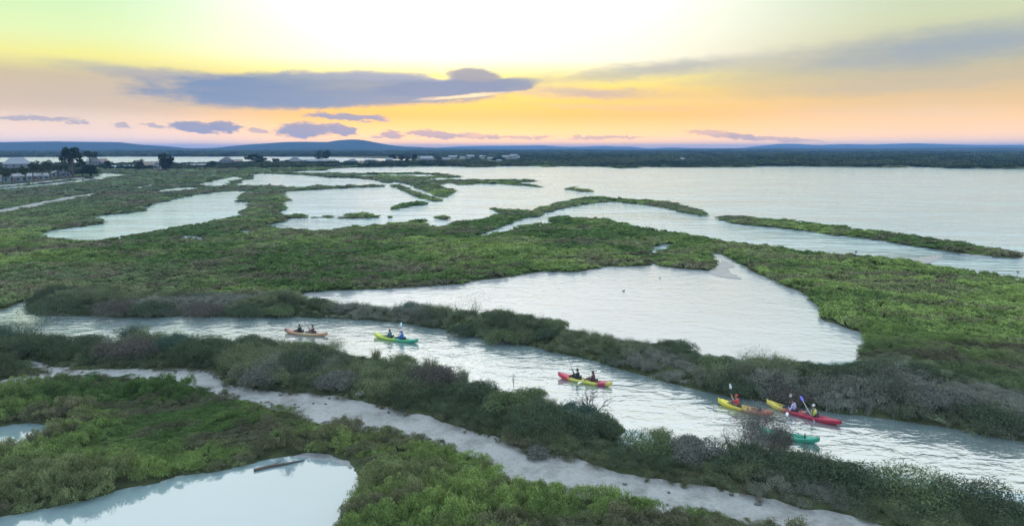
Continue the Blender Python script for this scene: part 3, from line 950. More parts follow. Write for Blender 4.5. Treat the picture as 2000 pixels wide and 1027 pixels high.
marsh('marsh_plants', 22, 72, lambda r: .44, CUSH, lambda r: .74, 1.0, 'dense low green salt-marsh plants nearest the camera', 1.4, np.array((1.22, 1.12, 1.14)))
marsh('marsh_plants', 72, 170, lambda r: .0062 * r + .04, CUSH_LO, lambda r: .0102 * r, .80, 'green salt-marsh cover round the middle pond', 1.0, np.array((1.55, 1.38, 1.42)))  # gain paints pale, greyish distance haze into the mid-marsh leaf colours
marsh('marsh_plants', 170, 760, lambda r: .0058 * r, CUSH_FAR, lambda r: .0088 * r, .60, 'distant green salt-marsh cover between the far ponds', .8, np.array((1.6, 1.42, 1.5)))  # gain: painted-in distance haze again, slightly stronger on the far plants


# ------------------------------------------------------------------ scrub on the two dikes
def scrub(name, W, r0, r1, spacing, label, tall, cols, greyness, minsd=-.15):
    P = polar_points(r0, r1, lambda r: spacing)
    x, y = P[:, 0], P[:, 1]
    sd = look(SDIST, x, y)
    ok = (look(W, x, y) > .5) & (sd > minsd) & (look(F_PATH, x, y) < .9 * fbm(x + 3, y, 1.4, 2) - .25)
    x, y, sd = x[ok], y[ok], sd[ok]
    n = len(x)
    big = fbm(x, y, 5.5, 3)
    h = tall * (.45 + 1.1 * sstep(big, .3, .75)) * RNG.uniform(.75, 1.25, n)
    pth = look(W_P, x, y)
    h *= 1 - .55 * sstep(pth, .02, .4)
    s = .62 * RNG.uniform(.8, 1.35, n) * (.75 + .4 * h / tall)
    protos = SCRUB + SCRUB_R + TUFT
    g = fbm(x + 50, y - 70, 6.0, 2)
    kind = RNG.random(n) + (g - .5) * 1.3
    idx = np.where(kind < .42, RNG.integers(0, 5, n), np.where(kind < .86, 5 + RNG.integers(0, 4, n), 9 + RNG.integers(0, 3, n)))
    t = sstep(fbm(x - 33, y + 12, 4.2, 3) + RNG.normal(0, .07, n), .38, .64)
    c = mixc(cols[0], cols[1], t)
    u = sstep(fbm(x + 133, y + 72, 7.0, 2), .5, .7) * greyness
    c = c * (1 - u[:, None]) + np.array(cols[2]) * u[:, None]
    c *= RNG.uniform(.75, 1.25, (n, 1))
    scl = np.stack([s, s, h], 1)
    z = look(HGT, x, y) - .04
    return scatter(name, protos, np.stack([x, y, z], 1), RNG.uniform(0, 6.28, n), scl, idx, c, label, .16)


scrub('dike_scrub', W_D1, 23, 85, .46, 'dark grey-green scrub on the dike between pale path and kayak channel', .88,
      [(.105, .138, .086), (.185, .225, .128), (.235, .245, .220)], .7)
scrub('dike_scrub', W_D2, 40, 120, .55, 'grey and green scrub on the dike between kayak channel and wide pond', .72,
      [(.102, .134, .088), (.190, .228, .135), (.265, .275, .245)], .8)

# ------------------------------------------------------------------ hills on the skyline
def hill_material(name, a, b):
    m, g = material(name)
    co = g.n('ShaderNodeNewGeometry').outputs['Position']
    n = g.n('ShaderNodeTexNoise', {'Vector': co, 'Scale': .004, 'Detail': 8.0, 'Roughness': .65}).outputs[0]
    c = g.ramp(n, [(.35, a), (.65, b)])
    d = g.n('ShaderNodeBsdfDiffuse', {0: c})
    g.n('ShaderNodeOutputMaterial', {0: d})
    return m


def ridge(name, crest, D, depth, mat, rough=.06):
    """A range of hills whose crest line stands at distance D; it has a front slope, a back slope and spurs."""
    xs = np.array([c[0] for c in crest], float); ys = np.array([c[1] for c in crest], float)
    px = np.linspace(xs[0], xs[-1], 260)
    py = np.interp(px, xs, ys)
    k = np.array([.25, .5, .25])
    for _ in range(2): py[1:-1] = np.convolve(py, k, 'valid')
    prof = [(-1, 0), (-.75, .12), (-.5, .34), (-.28, .62), (-.12, .88), (0, 1), (.2, .8), (.55, .35), (1, 0)]
    V, F = [], []
    n = len(prof)
    for i, (a, b) in enumerate(zip(px, py)):
        d = ray(a, b)
        top = CAM_H + D * d[2] / math.hypot(d[0], d[1])
        az = math.atan2(d[0], d[1])
        for j, (o, w) in enumerate(prof):
            spur = (float(fbm(np.array([az * D]), np.array([o * depth]), 700., 3)[0]) - .5) * rough * 6 * (1 - abs(w - .5) * 2)
            r = D + o * depth * (1 + spur)
            z = -2 + (top + 2) * max(0, w + spur * .35 * (w < 1))
            V.append((r * math.sin(az), r * math.cos(az), z))
        if i:
            for j in range(n - 1):
                p0 = (i - 1) * n + j
                F.append((p0, p0 + n, p0 + n + 1, p0 + 1))
    return tag(mesh_object(name, V, F, mat, smooth=True), kind='structure')


M_HILL1 = hill_material('hill_scrub', (.030, .045, .035), (.050, .065, .045))
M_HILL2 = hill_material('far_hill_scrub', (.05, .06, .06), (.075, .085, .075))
ridge('hills', [(-500, 281), (-200, 277), (0, 278), (100, 276.4), (235, 278), (270, 282.5), (330, 286.5), (370, 290), (420, 289), (480, 283), (520, 280.3), (560, 277.5), (600, 277), (640, 278), (660, 274), (690, 272.3), (712, 274), (745, 281),
    (780, 286), (850, 289), (930, 291), (1010, 292)], 5500, 1200, M_HILL1)
ridge('hills', [(780, 291), (850, 289), (900, 286), (960, 285), (1000, 285), (1060, 284.2), (1100, 287), (1140, 287), (1180, 285), (1205, 287), (1230, 286.5), (1265, 290), (1310, 288), (1360, 289.5), (1450, 289.5), (1480, 285.5),
    (1530, 280.5), (1560, 281.5), (1600, 284), (1650, 281.5), (1700, 283), (1780, 280), (1850, 282), (1920, 284), (2000, 283.5), (2300, 282), (2600, 285)], 9500, 1800, M_HILL2)
ridge('low_hills', [(840, 294), (900, 292), (1000, 293), (1100, 291), (1250, 292.5), (1400, 290.5), (1520, 289), (1700, 290), (1850, 288.5), (2000, 289), (2300, 288), (2500, 291)], 4600, 700, M_HILL1)


# ------------------------------------------------------------------ woods and hedges beyond the lagoon
def woods(name, P, wid, hgt, tint, label):
    n = len(P)
    x, y = P[:, 0], P[:, 1]
    scl = np.stack([wid, wid, hgt], 1)
    z = np.maximum(look(HGT, x, y), 0) - .1 * hgt
    return scatter(name, WOODS, np.stack([x, y, z], 1), RNG.uniform(0, 6.28, n), scl, RNG.integers(0, 5, n), tint, label, .06)


def dark_tint(x, y, n, k=1.0):
    return mixc((.034, .056, .036), (.066, .086, .050), sstep(fbm(x, y, 60, 2), .35, .65)) * RNG.uniform(.75, 1.25, (n, 1)) * k


P = polar_points(600, 4200, lambda r: .0105 * r, R(43))
x, y = P[:, 0], P[:, 1]; r = np.hypot(x, y); azp = 1000 + FPX * x / y
shore = look(SDIST, np.clip(x, -1e9, 1e9), y)
ok = ((azp > 860) & ((r > 1690) | (shore > 3))) | ((azp <= 860) & (r > 1500))
ok &= ~((azp <= 860) & (r < 1700) & (shore < 3))
FAR_HOMES = [(872, 313, 16, 4), (885, 310, 16, 5), (903, 311, 10, 4), (918, 309, 15, 5), (944, 309.5, 14, 5), (958, 312, 12, 4), (975, 315, 9, 3), (988, 310, 14, 5), (1004, 309, 14, 6), (1012, 312, 6, 6)]
FAR_FARMS = [(1296, 313, 5), (1330, 311, 22), (1372, 311, 9), (1393, 310.5, 7), (1665, 311.5, 9), (1827, 311.5, 12)]
for hh in FAR_HOMES + FAR_FARMS:                         # clearings in front of the far houses
    dh = float(np.hypot(*ground(hh[0], hh[1], .4)))
    ok &= ~((np.abs(azp - hh[0]) < hh[2] / 2 + 4) & (r > dh * .70) & (r < dh * 1.03))
P, r, azp = P[ok], r[ok], azp[ok]; n = len(P)
front = sstep(r, 640, 760)
hg = (1.2 + front * RNG.uniform(2.4, 5.6, n) * (.7 + .6 * sstep(fbm(P[:, 0], P[:, 1], 120, 2), .35, .65))) * (1 + .25 * sstep(r, 1000, 3000))
woods('distant_wood', P, .017 * r * RNG.uniform(.7, 1.3, n), hg, dark_tint(P[:, 0], P[:, 1], n, 1.45), 'dark wooded plain along the far shore of the lagoon')
P = polar_points(330, 850, lambda r: .011 * r, R(43))
x, y = P[:, 0], P[:, 1]; azp = 1000 + FPX * x / y; r = np.hypot(x, y)
py = 290 + CAM_H * FPX / y
band = (py < 331 - np.clip(azp - 300, 0, 500) * .011) & (py > 316.5) & (azp < 905) | (azp < 190) & (py > 323) & (py < 352 - azp * .06)
ok = band & (look(SDIST, x, y) > 2.0) & (fbm(x, y, 35, 2) > .40) & (look(Z_ROAD, x, y) < .1)
P, r = P[ok], r[ok]; n = len(P)
woods('village_scrub', P, .016 * r * RNG.uniform(.6, 1.2, n), RNG.uniform(1.6, 4.2, n), dark_tint(P[:, 0], P[:, 1], n, 1.25), 'scrub and garden hedges round the lagoon village')


# ------------------------------------------------------------------ village
M_WALLS = {'bright': paint('whitewash', (.72, .72, .70)), 'white': paint('white_render', (.33, .36, .39)), 'grey': paint('grey_render', (.17, .20, .23)), 'blue': paint('bluish_render', (.18, .23, .28)), 'cream': paint('cream_render', (.26, .26, .25))}
M_ROOFS = {'slate': paint('grey_roof', (.22, .24, .26)), 'pale': paint('pale_roof', (.23, .26, .29)), 'brown': paint('brown_roof', (.20, .15, .12)), 'teal': paint('teal_roof', (.30, .42, .42))}
M_GLASS = paint('window_glass', (.05, .07, .09), .15)
M_DOOR = paint('door_wood', (.16, .12, .09))


def box(x0, x1, y0, y1, z0, z1):
    v = [(x0, y0, z0), (x1, y0, z0), (x1, y1, z0), (x0, y1, z0), (x0, y0, z1), (x1, y0, z1), (x1, y1, z1), (x0, y1, z1)]
    return v, [(0, 3, 2, 1), (4, 5, 6, 7), (0, 1, 5, 4), (1, 2, 6, 5), (2, 3, 7, 6), (3, 0, 4, 7)]


def house(px, py, w_px, wall_px, roof_px, wall, roof, label, style='gable', rz=None, group=None, fine=True, name='house'):
    c = ground(px, py, .4)
    D = float(np.hypot(*c)); m = D / FPX
    w, h, rh = w_px * m, wall_px * m, max(roof_px * m, .25)
    d = min(w * .8, 9.0)
    zb = height(*c) - .15
    face = math.atan2(c[0], c[1])
    o = empty(name, (c[0], c[1], zb), -face + (rz or 0))
    V, F = box(-w / 2, w / 2, -d / 2, d / 2, 0, h)
    mesh_object('wall', V, F, M_WALLS[wall], o)
    e = .3
    if style == 'gable':                     # ridge runs across the view
        V = [(-w / 2 - e, -d / 2 - e, h - .05), (w / 2 + e, -d / 2 - e, h - .05), (w / 2 + e, d / 2 + e, h - .05), (-w / 2 - e, d / 2 + e, h - .05), (-w / 2 - e, 0, h + rh), (w / 2 + e, 0, h + rh)]
        F = [(0, 1, 5, 4), (2, 3, 4, 5), (1, 2, 5), (3, 0, 4), (0, 3, 2, 1)]
    elif style == 'front':                   # gable end faces the lagoon
        V = [(-w / 2 - e, -d / 2 - e, h - .05), (w / 2 + e, -d / 2 - e, h - .05), (w / 2 + e, d / 2 + e, h - .05), (-w / 2 - e, d / 2 + e, h - .05), (0, -d / 2 - e, h + rh), (0, d / 2 + e, h + rh)]
        F = [(0, 4, 5, 3), (1, 2, 5, 4), (0, 1, 4), (2, 3, 5), (0, 3, 2, 1)]
    else:                                    # hipped
        k = w * .22
        V = [(-w / 2 - e, -d / 2 - e, h - .05), (w / 2 + e, -d / 2 - e, h - .05), (w / 2 + e, d / 2 + e, h - .05), (-w / 2 - e, d / 2 + e, h - .05), (-k, 0, h + rh), (k, 0, h + rh)]
        F = [(0, 1, 5, 4), (2, 3, 4, 5), (1, 2, 5), (3, 0, 4), (0, 3, 2, 1)]
    ro = mesh_object('roof', V, F, M_ROOFS[roof], o)
    if fine:
        V, F = box(w * .2, w * .2 + .7, .4, 1.1, h + rh * .3, h + rh + .5)
        mesh_object('chimney', V, F, M_WALLS[wall], ro)
        V, F = box(-.5, .5, -d / 2 - .06, -d / 2 + .02, 0, min(2.1, h * .75)); mesh_object('door', V, F, M_DOOR, o)
    nwin = 2 if w < 9 else 4
    floors = 2 if h > 4.6 else 1
    for fl in range(floors):
        for i in range(nwin):
            cx = (i + .5) / nwin * w - w / 2
            if fl == 0 and abs(cx) < 1.1: continue
            zz = fl * h / floors + h / floors * .38
            V, F = box(cx - .5, cx + .5, -d / 2 - .05, -d / 2 + .02, zz, zz + min(1.2, h * .4)); mesh_object('window', V, F, M_GLASS, o)
    return tag(o, label, 'house', group)


house(36, 337, 38, 14, 10, 'grey', 'pale', 'large grey villa with pale hipped roof at the water end of the village', 'hip')
house(26, 356, 32, 10, 4, 'blue', 'slate', 'low bluish house behind the row of canal trees', 'gable', .2)
house(72, 352, 30, 8, 4, 'grey', 'pale', 'long pale-roofed house just behind the thin canal trees', 'gable', .15)
house(88, 325, 26, 4, 3, 'white', 'pale', 'low white house with pale roof against the far lake', 'gable')
house(118, 346, 26, 8, 4, 'blue', 'slate', 'small bluish house under the tall round tree', 'front', .1)
house(183, 327, 18, 10, 11, 'grey', 'slate', 'house with tall grey roof beside the flat-topped pine', 'front', .3)
house(202, 326, 22, 8, 6, 'grey', 'brown', 'house with dark hipped roof next to the tall grey roof', 'hip')
house(243, 329, 36, 3, 2.5, 'cream', 'teal', 'long low shed with teal roof', 'gable', 0, name='shed')
house(290, 329, 26, 6, 6, 'cream', 'brown', 'cream house with brown roof beside the square-cut dense tree', 'gable')
house(308, 331, 13, 8, 7, 'white', 'slate', 'narrow white house with its gable end to the marsh', 'front')
house(364, 327, 8, 4, 2, 'white', 'pale', 'tiny white hut alone beyond the dense square tree', 'gable', name='hut')
house(388, 327, 26, 4.5, 2, 'white', 'pale', 'long white single-storey house with flat pale roof', 'gable')
house(443, 322, 24, 8, 7, 'grey', 'slate', 'grey gabled house with wide dark eaves', 'front')
house(462, 320, 20, 5, 4, 'grey', 'brown', 'brown-roofed house joined behind the grey gabled house', 'gable')
house(481, 325, 13, 3, 2, 'white', 'pale', 'small white cabin in the scrub below the leafy dark copse', 'gable', name='cabin')
house(576, 316, 22, 6, 6, 'cream', 'slate', 'cream house with dark gable between the two copses', 'front')
house(603, 318, 26, 5, 4, 'blue', 'pale', 'bluish house with wide pale roof short of the round oak', 'gable', .3)
house(634, 319, 38, 5, 3, 'grey', 'pale', 'long low grey building in front of the round oak', 'gable', -.2, name='barn')
house(688, 316, 20, 4, 4, 'white', 'slate', 'white house with dark gable past the round oak', 'front')
house(723, 315, 20, 4, 2.5, 'white', 'pale', 'small white house with pale roof midway to the pine row', 'gable')
house(760, 316, 14, 5, 2, 'white', 'pale', 'bright white block at the foot of the pine row', 'gable')
house(832, 314, 26, 4, 5, 'grey', 'pale', 'house with long sloping pale roof past the pine row', 'gable', .5)
NUM = ['first', 'second', 'third', 'fourth', 'fifth', 'sixth', 'seventh', 'eighth', 'ninth', 'last']
for hi, (a, b, w, h) in enumerate(FAR_HOMES):
    house(a, b, w, h * .8, h * .4, 'white', 'pale', NUM[hi] + ' small pale house of the far-shore cluster, counting away from the pine row', 'gable', random.uniform(-.3, .3), 'pale houses clustered on the far shore', False)
house(1296, 313, 5, 3, 1.5, 'bright', 'pale', 'tiny white house in the wood just before the long pale building', 'gable', 0, None, False)
house(1330, 311, 22, 2.2, 1.2, 'bright', 'pale', 'long pale building set in the far wood', 'gable', 0, None, False)
house(1372, 311, 9, 2.2, 1.2, 'bright', 'pale', 'small pale house right after the long building in the far wood', 'gable', 0, None, False)
house(1393, 310.5, 7, 2, 1, 'cream', 'pale', 'smallest cream house in the far wood', 'gable', 0, None, False)
house(1665, 311.5, 9, 3, 1.8, 'bright', 'pale', 'white farmhouse alone in the dark far wood', 'front', 0, None, False)
house(1827, 311.5, 12, 2.6, 1.8, 'bright', 'pale', 'white farmhouse above the bright shore pool', 'gable', 0, None, False)


# ------------------------------------------------------------------ single trees
def tube(V, F, pts, radii, sides=5):
    base = len(V); n = len(pts)
    for i, (p, r) in enumerate(zip(pts, radii)):
        p = np.array(p, float)
        d = np.array(pts[min(i + 1, n - 1)], float) - np.array(pts[max(i - 1, 0)], float)
        d /= np.linalg.norm(d) + 1e-9
        a = np.cross(d, (0.3, .1, 1) if abs(d[2]) < .9 else (1, 0, 0)); a /= np.linalg.norm(a) + 1e-9
        b = np.cross(d, a)
        for k in range(sides):
            t = 2 * math.pi * k / sides
            V.append(tuple(p + (a * math.cos(t) + b * math.sin(t)) * r))
    for i in range(n - 1):
        for k in range(sides):
            F.append((base + i * sides + k, base + i * sides + (k + 1) % sides, base + (i + 1) * sides + (k + 1) % sides, base + (i + 1) * sides + k))
    F.append(tuple(base + k for k in range(sides))[::-1]); F.append(tuple(base + (n - 1) * sides + k for k in range(sides)))


M_BARK = paint('bark', (.10, .085, .07), .9, .3, 3.0)
M_DARKLEAF = leaf_material('dark_tree_leaf', .4, .12, (.034, .054, .036, 1))
M_OLIVELEAF = leaf_material('olive_tree_leaf', .4, .15, (.060, .078, .046, 1))


def tree(px, py, h_px, w_px, label, leaf=None, style='round', lean=0.0, group=None, name='tree'):
    c = ground(px, py, .4); D = float(np.hypot(*c)); m = D / FPX
    H, W = h_px * m, w_px * m
    rng = np.random.default_rng(int(px * 7 + py))
    o = empty(name, (c[0], c[1], height(*c) - .1), rng.uniform(0, 6))
    V, F = [], []
    fork = {'round': .34, 'pine': .68, 'dense': .2, 'thin': .5}[style] * H
    top = np.array([lean * H, 0, H * .78])
    tr = max(.14, .03 * H)
    tube(V, F, [(0, 0, 0), tuple(top * .25 + np.array([.1, .05, 0]) * tr * 4), tuple(top * .6), tuple(top)], [tr * 1.3, tr, tr * .7, tr * .25], 7)
    cs, rs = [], []
    nl = {'round': 16, 'pine': 14, 'dense': 20, 'thin': 10}[style]
    for i in range(nl):
        a = rng.uniform(0, 6.28); q = math.sqrt(rng.uniform(.05, 1))
        if style == 'pine':
            zz = H * rng.uniform(.74, .92); rad = W * .46 * q
        elif style == 'dense':
            zz = H * rng.uniform(.22, .86); rad = W * .36 * q
        else:
            zz = fork + (H - fork) * rng.uniform(.12, .86)
            rad = W * .42 * q * math.sqrt(max(.15, 1 - ((zz - (fork + H) / 2) / ((H - fork) * .62)) ** 2))
        cc = np.array([rad * math.cos(a), rad * math.sin(a), zz]) + np.array([lean * zz, 0, 0])
        cs.append(cc); rs.append(rng.uniform(.15, .25) * min(W, H) * (.7 if style == 'pine' else 1))
        if i % 2 == 0:
            s = top * rng.uniform(.45, .8) * np.array([1, 1, .8])
            tube(V, F, [tuple(s), tuple((s + cc) / 2 + np.array([0, 0, .05 * H])), tuple(cc)], [tr * .4, tr * .25, tr * .1], 4)
    mesh_object('trunk', V, F, M_BARK, o)
    Vc, Fc = crown_leaves(rng, cs, rs, 85, max(.05 * min(W, H), .3), .6, .8)
    mesh_object('crown', Vc, Fc, leaf or M_DARKLEAF, o)
    return tag(o, label, 'tree', group)


tree(143, 347, 51, 31, 'tallest dark round tree standing over the village canal', style='round')
tree(161, 346, 30, 14, 'dark slanting tree close by the tallest round tree', lean=-.2, style='thin')
tree(176, 346, 22, 26, 'broad dark bushy tree at the mouth of the canal', style='dense')
tree(178, 330, 29, 28, 'flat-topped pine above the house with tall grey roof', M_OLIVELEAF, 'pine', name='pine_tree')
ORD = ['first', 'second', 'third', 'fourth', 'fifth', 'sixth', 'seventh', 'eighth', 'ninth', 'tenth']
row_no = 0
for (a, b, h, w) in [(6, 360, 26, 22), (24, 358, 24, 18), (51, 356, 26, 18), (66, 354, 34, 20), (84, 352, 28, 18), (100, 350, 32, 20), (114, 349, 26, 18), (128, 348, 24, 16)]:
    row_no += 1
    tree(a, b, h, w, ORD[8 - row_no] + ' thin-trunked tree of the canal row, counted from the tallest round tree', M_OLIVELEAF, 'thin', 0, 'row of trees lining the village canal')
tree(46, 335, 12, 10, 'small dark tree at the side of the large grey villa', style='dense')
tree(210, 330, 14, 12, 'small tree by the house with dark hipped roof', style='dense')
tree(274, 333, 21, 16, 'grey-green tree a little short of the cream house', M_OLIVELEAF, 'dense')
tree(326, 333, 32, 30, 'dense dark tree with a square-cut outline', style='dense')
tree(415, 327, 12, 18, 'low dark tree after the long white house', style='dense')
tree(495, 323, 20, 34, 'broad dark leafy tree forming a copse', style='round')
tree(512, 322, 16, 22, 'lower tree leaning on the broad leafy copse', M_OLIVELEAF, 'round')
tree(540, 319, 12, 20, 'small round tree between the copse and the cream gable', style='dense')
tree(560, 319, 9, 16, 'low bushy tree at the wall of the cream gable', style='dense')
tree(630, 317, 24, 30, 'large round dark oak above the long low grey building', style='round')
tree(767, 315, 14, 20, 'first and roundest tree of the pine row', style='round')
tree(784, 315, 12, 18, 'middle tree of the pine row', style='dense')
tree(797, 315, 11, 16, 'low gap-filling tree in the pine row', M_OLIVELEAF, 'dense')
tree(809, 315, 15, 13, 'upright last tree of the pine row', style='dense')

# ------------------------------------------------------------------ shrubs that stand out singly
def twigs(rng, H, W, stems=7, depth=3, r0=.03, spread=.6):
    V, F, tips = [], [], []

    def grow(p, d, L, r, lev):
        q = p + d * L * .5 + rng.normal(size=3) * L * .06
        e = p + d * L + rng.normal(size=3) * L * .08
        tube(V, F, [tuple(p), tuple(q), tuple(e)], [r, r * .8, r * .55], 4)
        tips.append(e)
        if lev > 0:
            for _ in range(3):
                nd = unit(d + rng.normal(size=3) * .55 + np.array([0, 0, .15]))
                grow(e if rng.random() < .6 else q, nd, L * rng.uniform(.5, .8), r * .55, lev - 1)
    for i in range(stems):
        a = rng.uniform(0, 6.28)
        d = unit(np.array([math.cos(a) * spread * W / max(H, .1), math.sin(a) * spread * W / max(H, .1), 1.0]))
        grow(np.array([0., 0., 0.]), d, H * .42, r0, depth)
    V = np.array(V)
    V[:, 2] = np.maximum(V[:, 2], -.05)
    k = H / max(V[:, 2].max(), 1e-6)
    w = W * .5 / max(np.abs(V[:, :2]).max(), 1e-6)
    V *= np.array([w, w, k])
    return V, F, np.array(tips) * np.array([w, w, k])


M_TWIG = paint('twig_bark', (.12, .105, .095), .9, .3, 8.0)
LEAF_COL = {'dark': (.098, .134, .086), 'green': (.160, .212, .108), 'grey': (.190, .200, .178), 'brown': (.145, .138, .122), 'yellow': (.225, .245, .130), 'teal': (.092, .150, .115)}
M_SHRUB = {k: leaf_material('shrub_leaf_' + k, .5, .28, (*v, 1)) for k, v in LEAF_COL.items()}


def shrub(px, py, w_px, h_px, style, col, label, group=None, z=.5):
    c = ground(px, py, z); D = math.sqrt(c[0] ** 2 + c[1] ** 2 + CAM_H ** 2); m = D / FPX
    W, H = w_px * m, h_px * m
    if style == 'round': W, H = W * .82, H * .66
    rng = np.random.default_rng(int(px * 13 + py))
    o = empty('shrub', (c[0], c[1], max(height(*c), 0) - .05), 0)
    if style == 'bare':
        V, F, tips = twigs(rng, H, W, 7, 3, .05 if W > 1 else .02)
        mesh_object('stems', [tuple(v) for v in V], F, M_TWIG, o)
        return tag(o, label, 'shrub', group)
    V, F, tips = twigs(rng, H * .92, W * .9, 6, 2, .035 if style == 'airy' else .025)
    mesh_object('stems', [tuple(v) for v in V], F, M_TWIG, o)
    if style == 'airy':
        n = int(4500 + 2000 * W)
        k = rng.integers(0, len(tips), n)
        P = tips[k] + rng.normal(size=(n, 3)) * np.array([.08 * W, .08 * W, .065 * H])
        P[:, 2] = np.maximum(P[:, 2], .02)
        Vl, Fl = leaf_quads(P, unit(rng.normal(size=(n, 3)) + np.array([0, 0, .4])), .046, .24, rng)
    elif style == 'spiky':
        Vl, Fl = plume(rng, 46, 40, W * .5, H, .05, .22)
    elif style == 'tuft':
        Vl, Fl = grass(rng, int(25 + 110 * W), W * .5, H, .014)
        Vl = np.array(Vl); Fl = [tuple(dict.fromkeys(f)) for f in Fl]
        mesh_object('foliage', [tuple(v) for v in Vl], Fl, M_SHRUB[col], o)
        return tag(o, label, 'shrub', group)
    else:
        n = int(np.clip(1500 + 2200 * W * H, 1500, 8000))
        Vl, Fl = cushion(rng, 30, n, W * .5, H * .95, .05, .42)
    mesh_object('foliage', Vl, Fl, M_SHRUB[col], o)
    return tag(o, label, 'shrub', group)


S = shrub
S(28, 664, 120, 56, 'airy', 'teal', 'feathery green tamarisk overhanging the channel where it bends away')
S(-4, 676, 110, 50, 'round', 'dark', 'dark round shrub under the feathery tamarisk at the channel bend')
S(62, 694, 90, 34, 'round', 'dark', 'dark spreading shrub at the fork of the pale path')
S(24, 728, 56, 18, 'round', 'dark', 'small mound-shaped shrub lying in the fork of the path')
S(255, 664, 62, 40, 'airy', 'teal', 'wispy shrub reaching over the water above the brown thicket')
S(248, 705, 120, 50, 'round', 'brown', 'big brown thicket just above the start of the pale path')
S(165, 690, 90, 36, 'round', 'dark', 'low dark green shrub short of the brown thicket')
S(345, 690, 90, 40, 'round', 'teal', 'blue-green shrub next after the brown thicket')
S(420, 700, 90, 46, 'round', 'dark', 'dark green shrub behind the bulge of scrub at the path bend')
S(490, 672, 84, 36, 'round', 'dark', 'dark shrub on the bank just before the tan kayak')
S(500, 750, 120, 52, 'round', 'grey', 'grey-green shrub on the bulge where the path bends')
S(575, 730, 110, 52, 'round', 'dark', 'dark rounded shrub straight below the tan kayak')
S(625, 690, 90, 34, 'airy', 'green', 'yellowish reedy shrub on the bank between the tan and lime kayaks')
S(663, 760, 90, 40, 'round', 'grey', 'pale grey shrub touching the pale path')
S(735, 690, 26, 24, 'tuft', 'yellow', 'spray of tall grass on the bank below the lime kayak')
S(838, 712, 44, 30, 'tuft', 'yellow', 'first grass spray on the bank past the lime kayak')
S(876, 720, 22, 28, 'bare', 'brown', 'small leafless twig shrub past the lime kayak')
S(905, 728, 34, 22, 'tuft', 'green', 'short grass spray beyond the small leafless twigs')
S(1003, 746, 9, 38, 'bare', 'yellow', 'thin bare spike on the bank before the red and yellow kayak')
S(770, 720, 110, 34, 'round', 'green', 'green hummock shrub under the first grass spray')
S(848, 762, 130, 66, 'round', 'brown', 'largest dark brown bush in the middle of the near dike')
S(925, 790, 120, 56, 'round', 'dark', 'dark bush next to the largest brown bush')
S(985, 810, 110, 56, 'round', 'green', 'olive green bush above the narrowing of the path')
S(1035, 775, 90, 40, 'round', 'green', 'light green rounded shrub on the waterside opposite the path narrowing')
S(1060, 848, 150, 72, 'round', 'dark', 'broad dark bush reaching down to the pale path')
S(1120, 812, 110, 48, 'round', 'teal', 'smooth blue-green bush at the foot of the leafless shrub')
S(1160, 799, 84, 58, 'bare', 'brown', 'leafless forked shrub standing before the red and yellow kayak', z=.4)
S(1150, 850, 120, 74, 'round', 'dark', 'tall dark bush at the end of the dike bulge')
S(1190, 838, 60, 54, 'round', 'green', 'pale olive bush forming the tip of the dike bulge by the water')
S(1050, 888, 60, 26, 'round', 'grey', 'small silvery shrub at the edge of the pale path')
S(1275, 880, 130, 64, 'round', 'green', 'olive hump of scrub by the bay past the dike bulge')
S(1290, 846, 40, 24, 'spiky', 'yellow', 'pale reed head on top of the olive hump')
S(1365, 902, 120, 56, 'round', 'grey', 'grey twiggy shrub between olive hump and open tamarisk')
S(1482, 884, 150, 96, 'airy', 'grey', 'open-branched grey tamarisk hiding part of the rear kayaks')
S(1436, 882, 80, 66, 'bare', 'brown', 'bare twigs beside the open grey tamarisk')
S(1520, 890, 70, 70, 'airy', 'brown', 'brown feathery shrub merging with the open grey tamarisk beside the green stern')
S(1450, 920, 130, 60, 'round', 'dark', 'dark thick shrub at the foot of the open tamarisk')
S(1560, 940, 130, 56, 'round', 'dark', 'dark low shrub down the slope from the green kayak')
S(1660, 965, 150, 60, 'round', 'dark', 'dark shrub above the last visible stretch of path')
S(1790, 985, 170, 66, 'round', 'green', 'olive shrub on the dike slope past the last kayak')
S(1900, 1005, 170, 70, 'round', 'dark', 'dark shrub where the near dike leaves the picture')
# on the far dike
S(110, 612, 110, 40, 'round', 'dark', 'dark shrub at the rounded head of the far dike', z=.3)
S(225, 612, 100, 38, 'round', 'brown', 'brown shrub hanging to the water near the head of the far dike', z=.3)
S(300, 612, 90, 40, 'round', 'dark', 'dark shrub on the far bank opposite the wispy shrub', z=.3)
S(395, 613, 100, 34, 'round', 'brown', 'brownish shrub on the far bank opposite the path bend', z=.3)
S(480, 612, 90, 32, 'round', 'dark', 'dark shrub on the far bank before the tan kayak', z=.3)
S(548, 612, 70, 28, 'round', 'green', 'olive shrub on the far bank behind the tan kayak', z=.3)
S(625, 598, 56, 20, 'round', 'dark', 'small dark shrub on the dike top at the narrow end of the wide pond', z=.7)
S(798, 597, 88, 27, 'round', 'teal', 'low dark bush seen against the wide pond above the lime kayak', z=.8)
S(912, 606, 100, 42, 'spiky', 'yellow', 'spiky yellow-green bush standing against the wide pond', z=.8)
S(968, 616, 76, 30, 'round', 'green', 'green shrub joined to the spiky yellow-green bush', z=.8)
S(905, 648, 70, 30, 'round', 'dark', 'dark green shrub at the waterside below the spiky bush', z=.3)
S(985, 662, 90, 36, 'round', 'green', 'olive shrub at the waterside past the dark green one', z=.3)
S(1080, 640, 70, 28, 'round', 'green', 'yellowish round shrub topping the far dike above the bare shrub', z=.8)
S(1068, 662, 60, 30, 'round', 'dark', 'dark tuft halfway up the far dike', z=.5)
S(1320, 668, 90, 26, 'round', 'dark', 'dark shrub on the dike crest where the wide pond turns', z=.8)
S(1465, 700, 76, 32, 'spiky', 'green', 'pointed olive bush on the crest against the wide pond', z=.8)
S(1590, 706, 70, 22, 'round', 'dark', 'first low dark bush at the blunt end of the wide pond', z=.8)
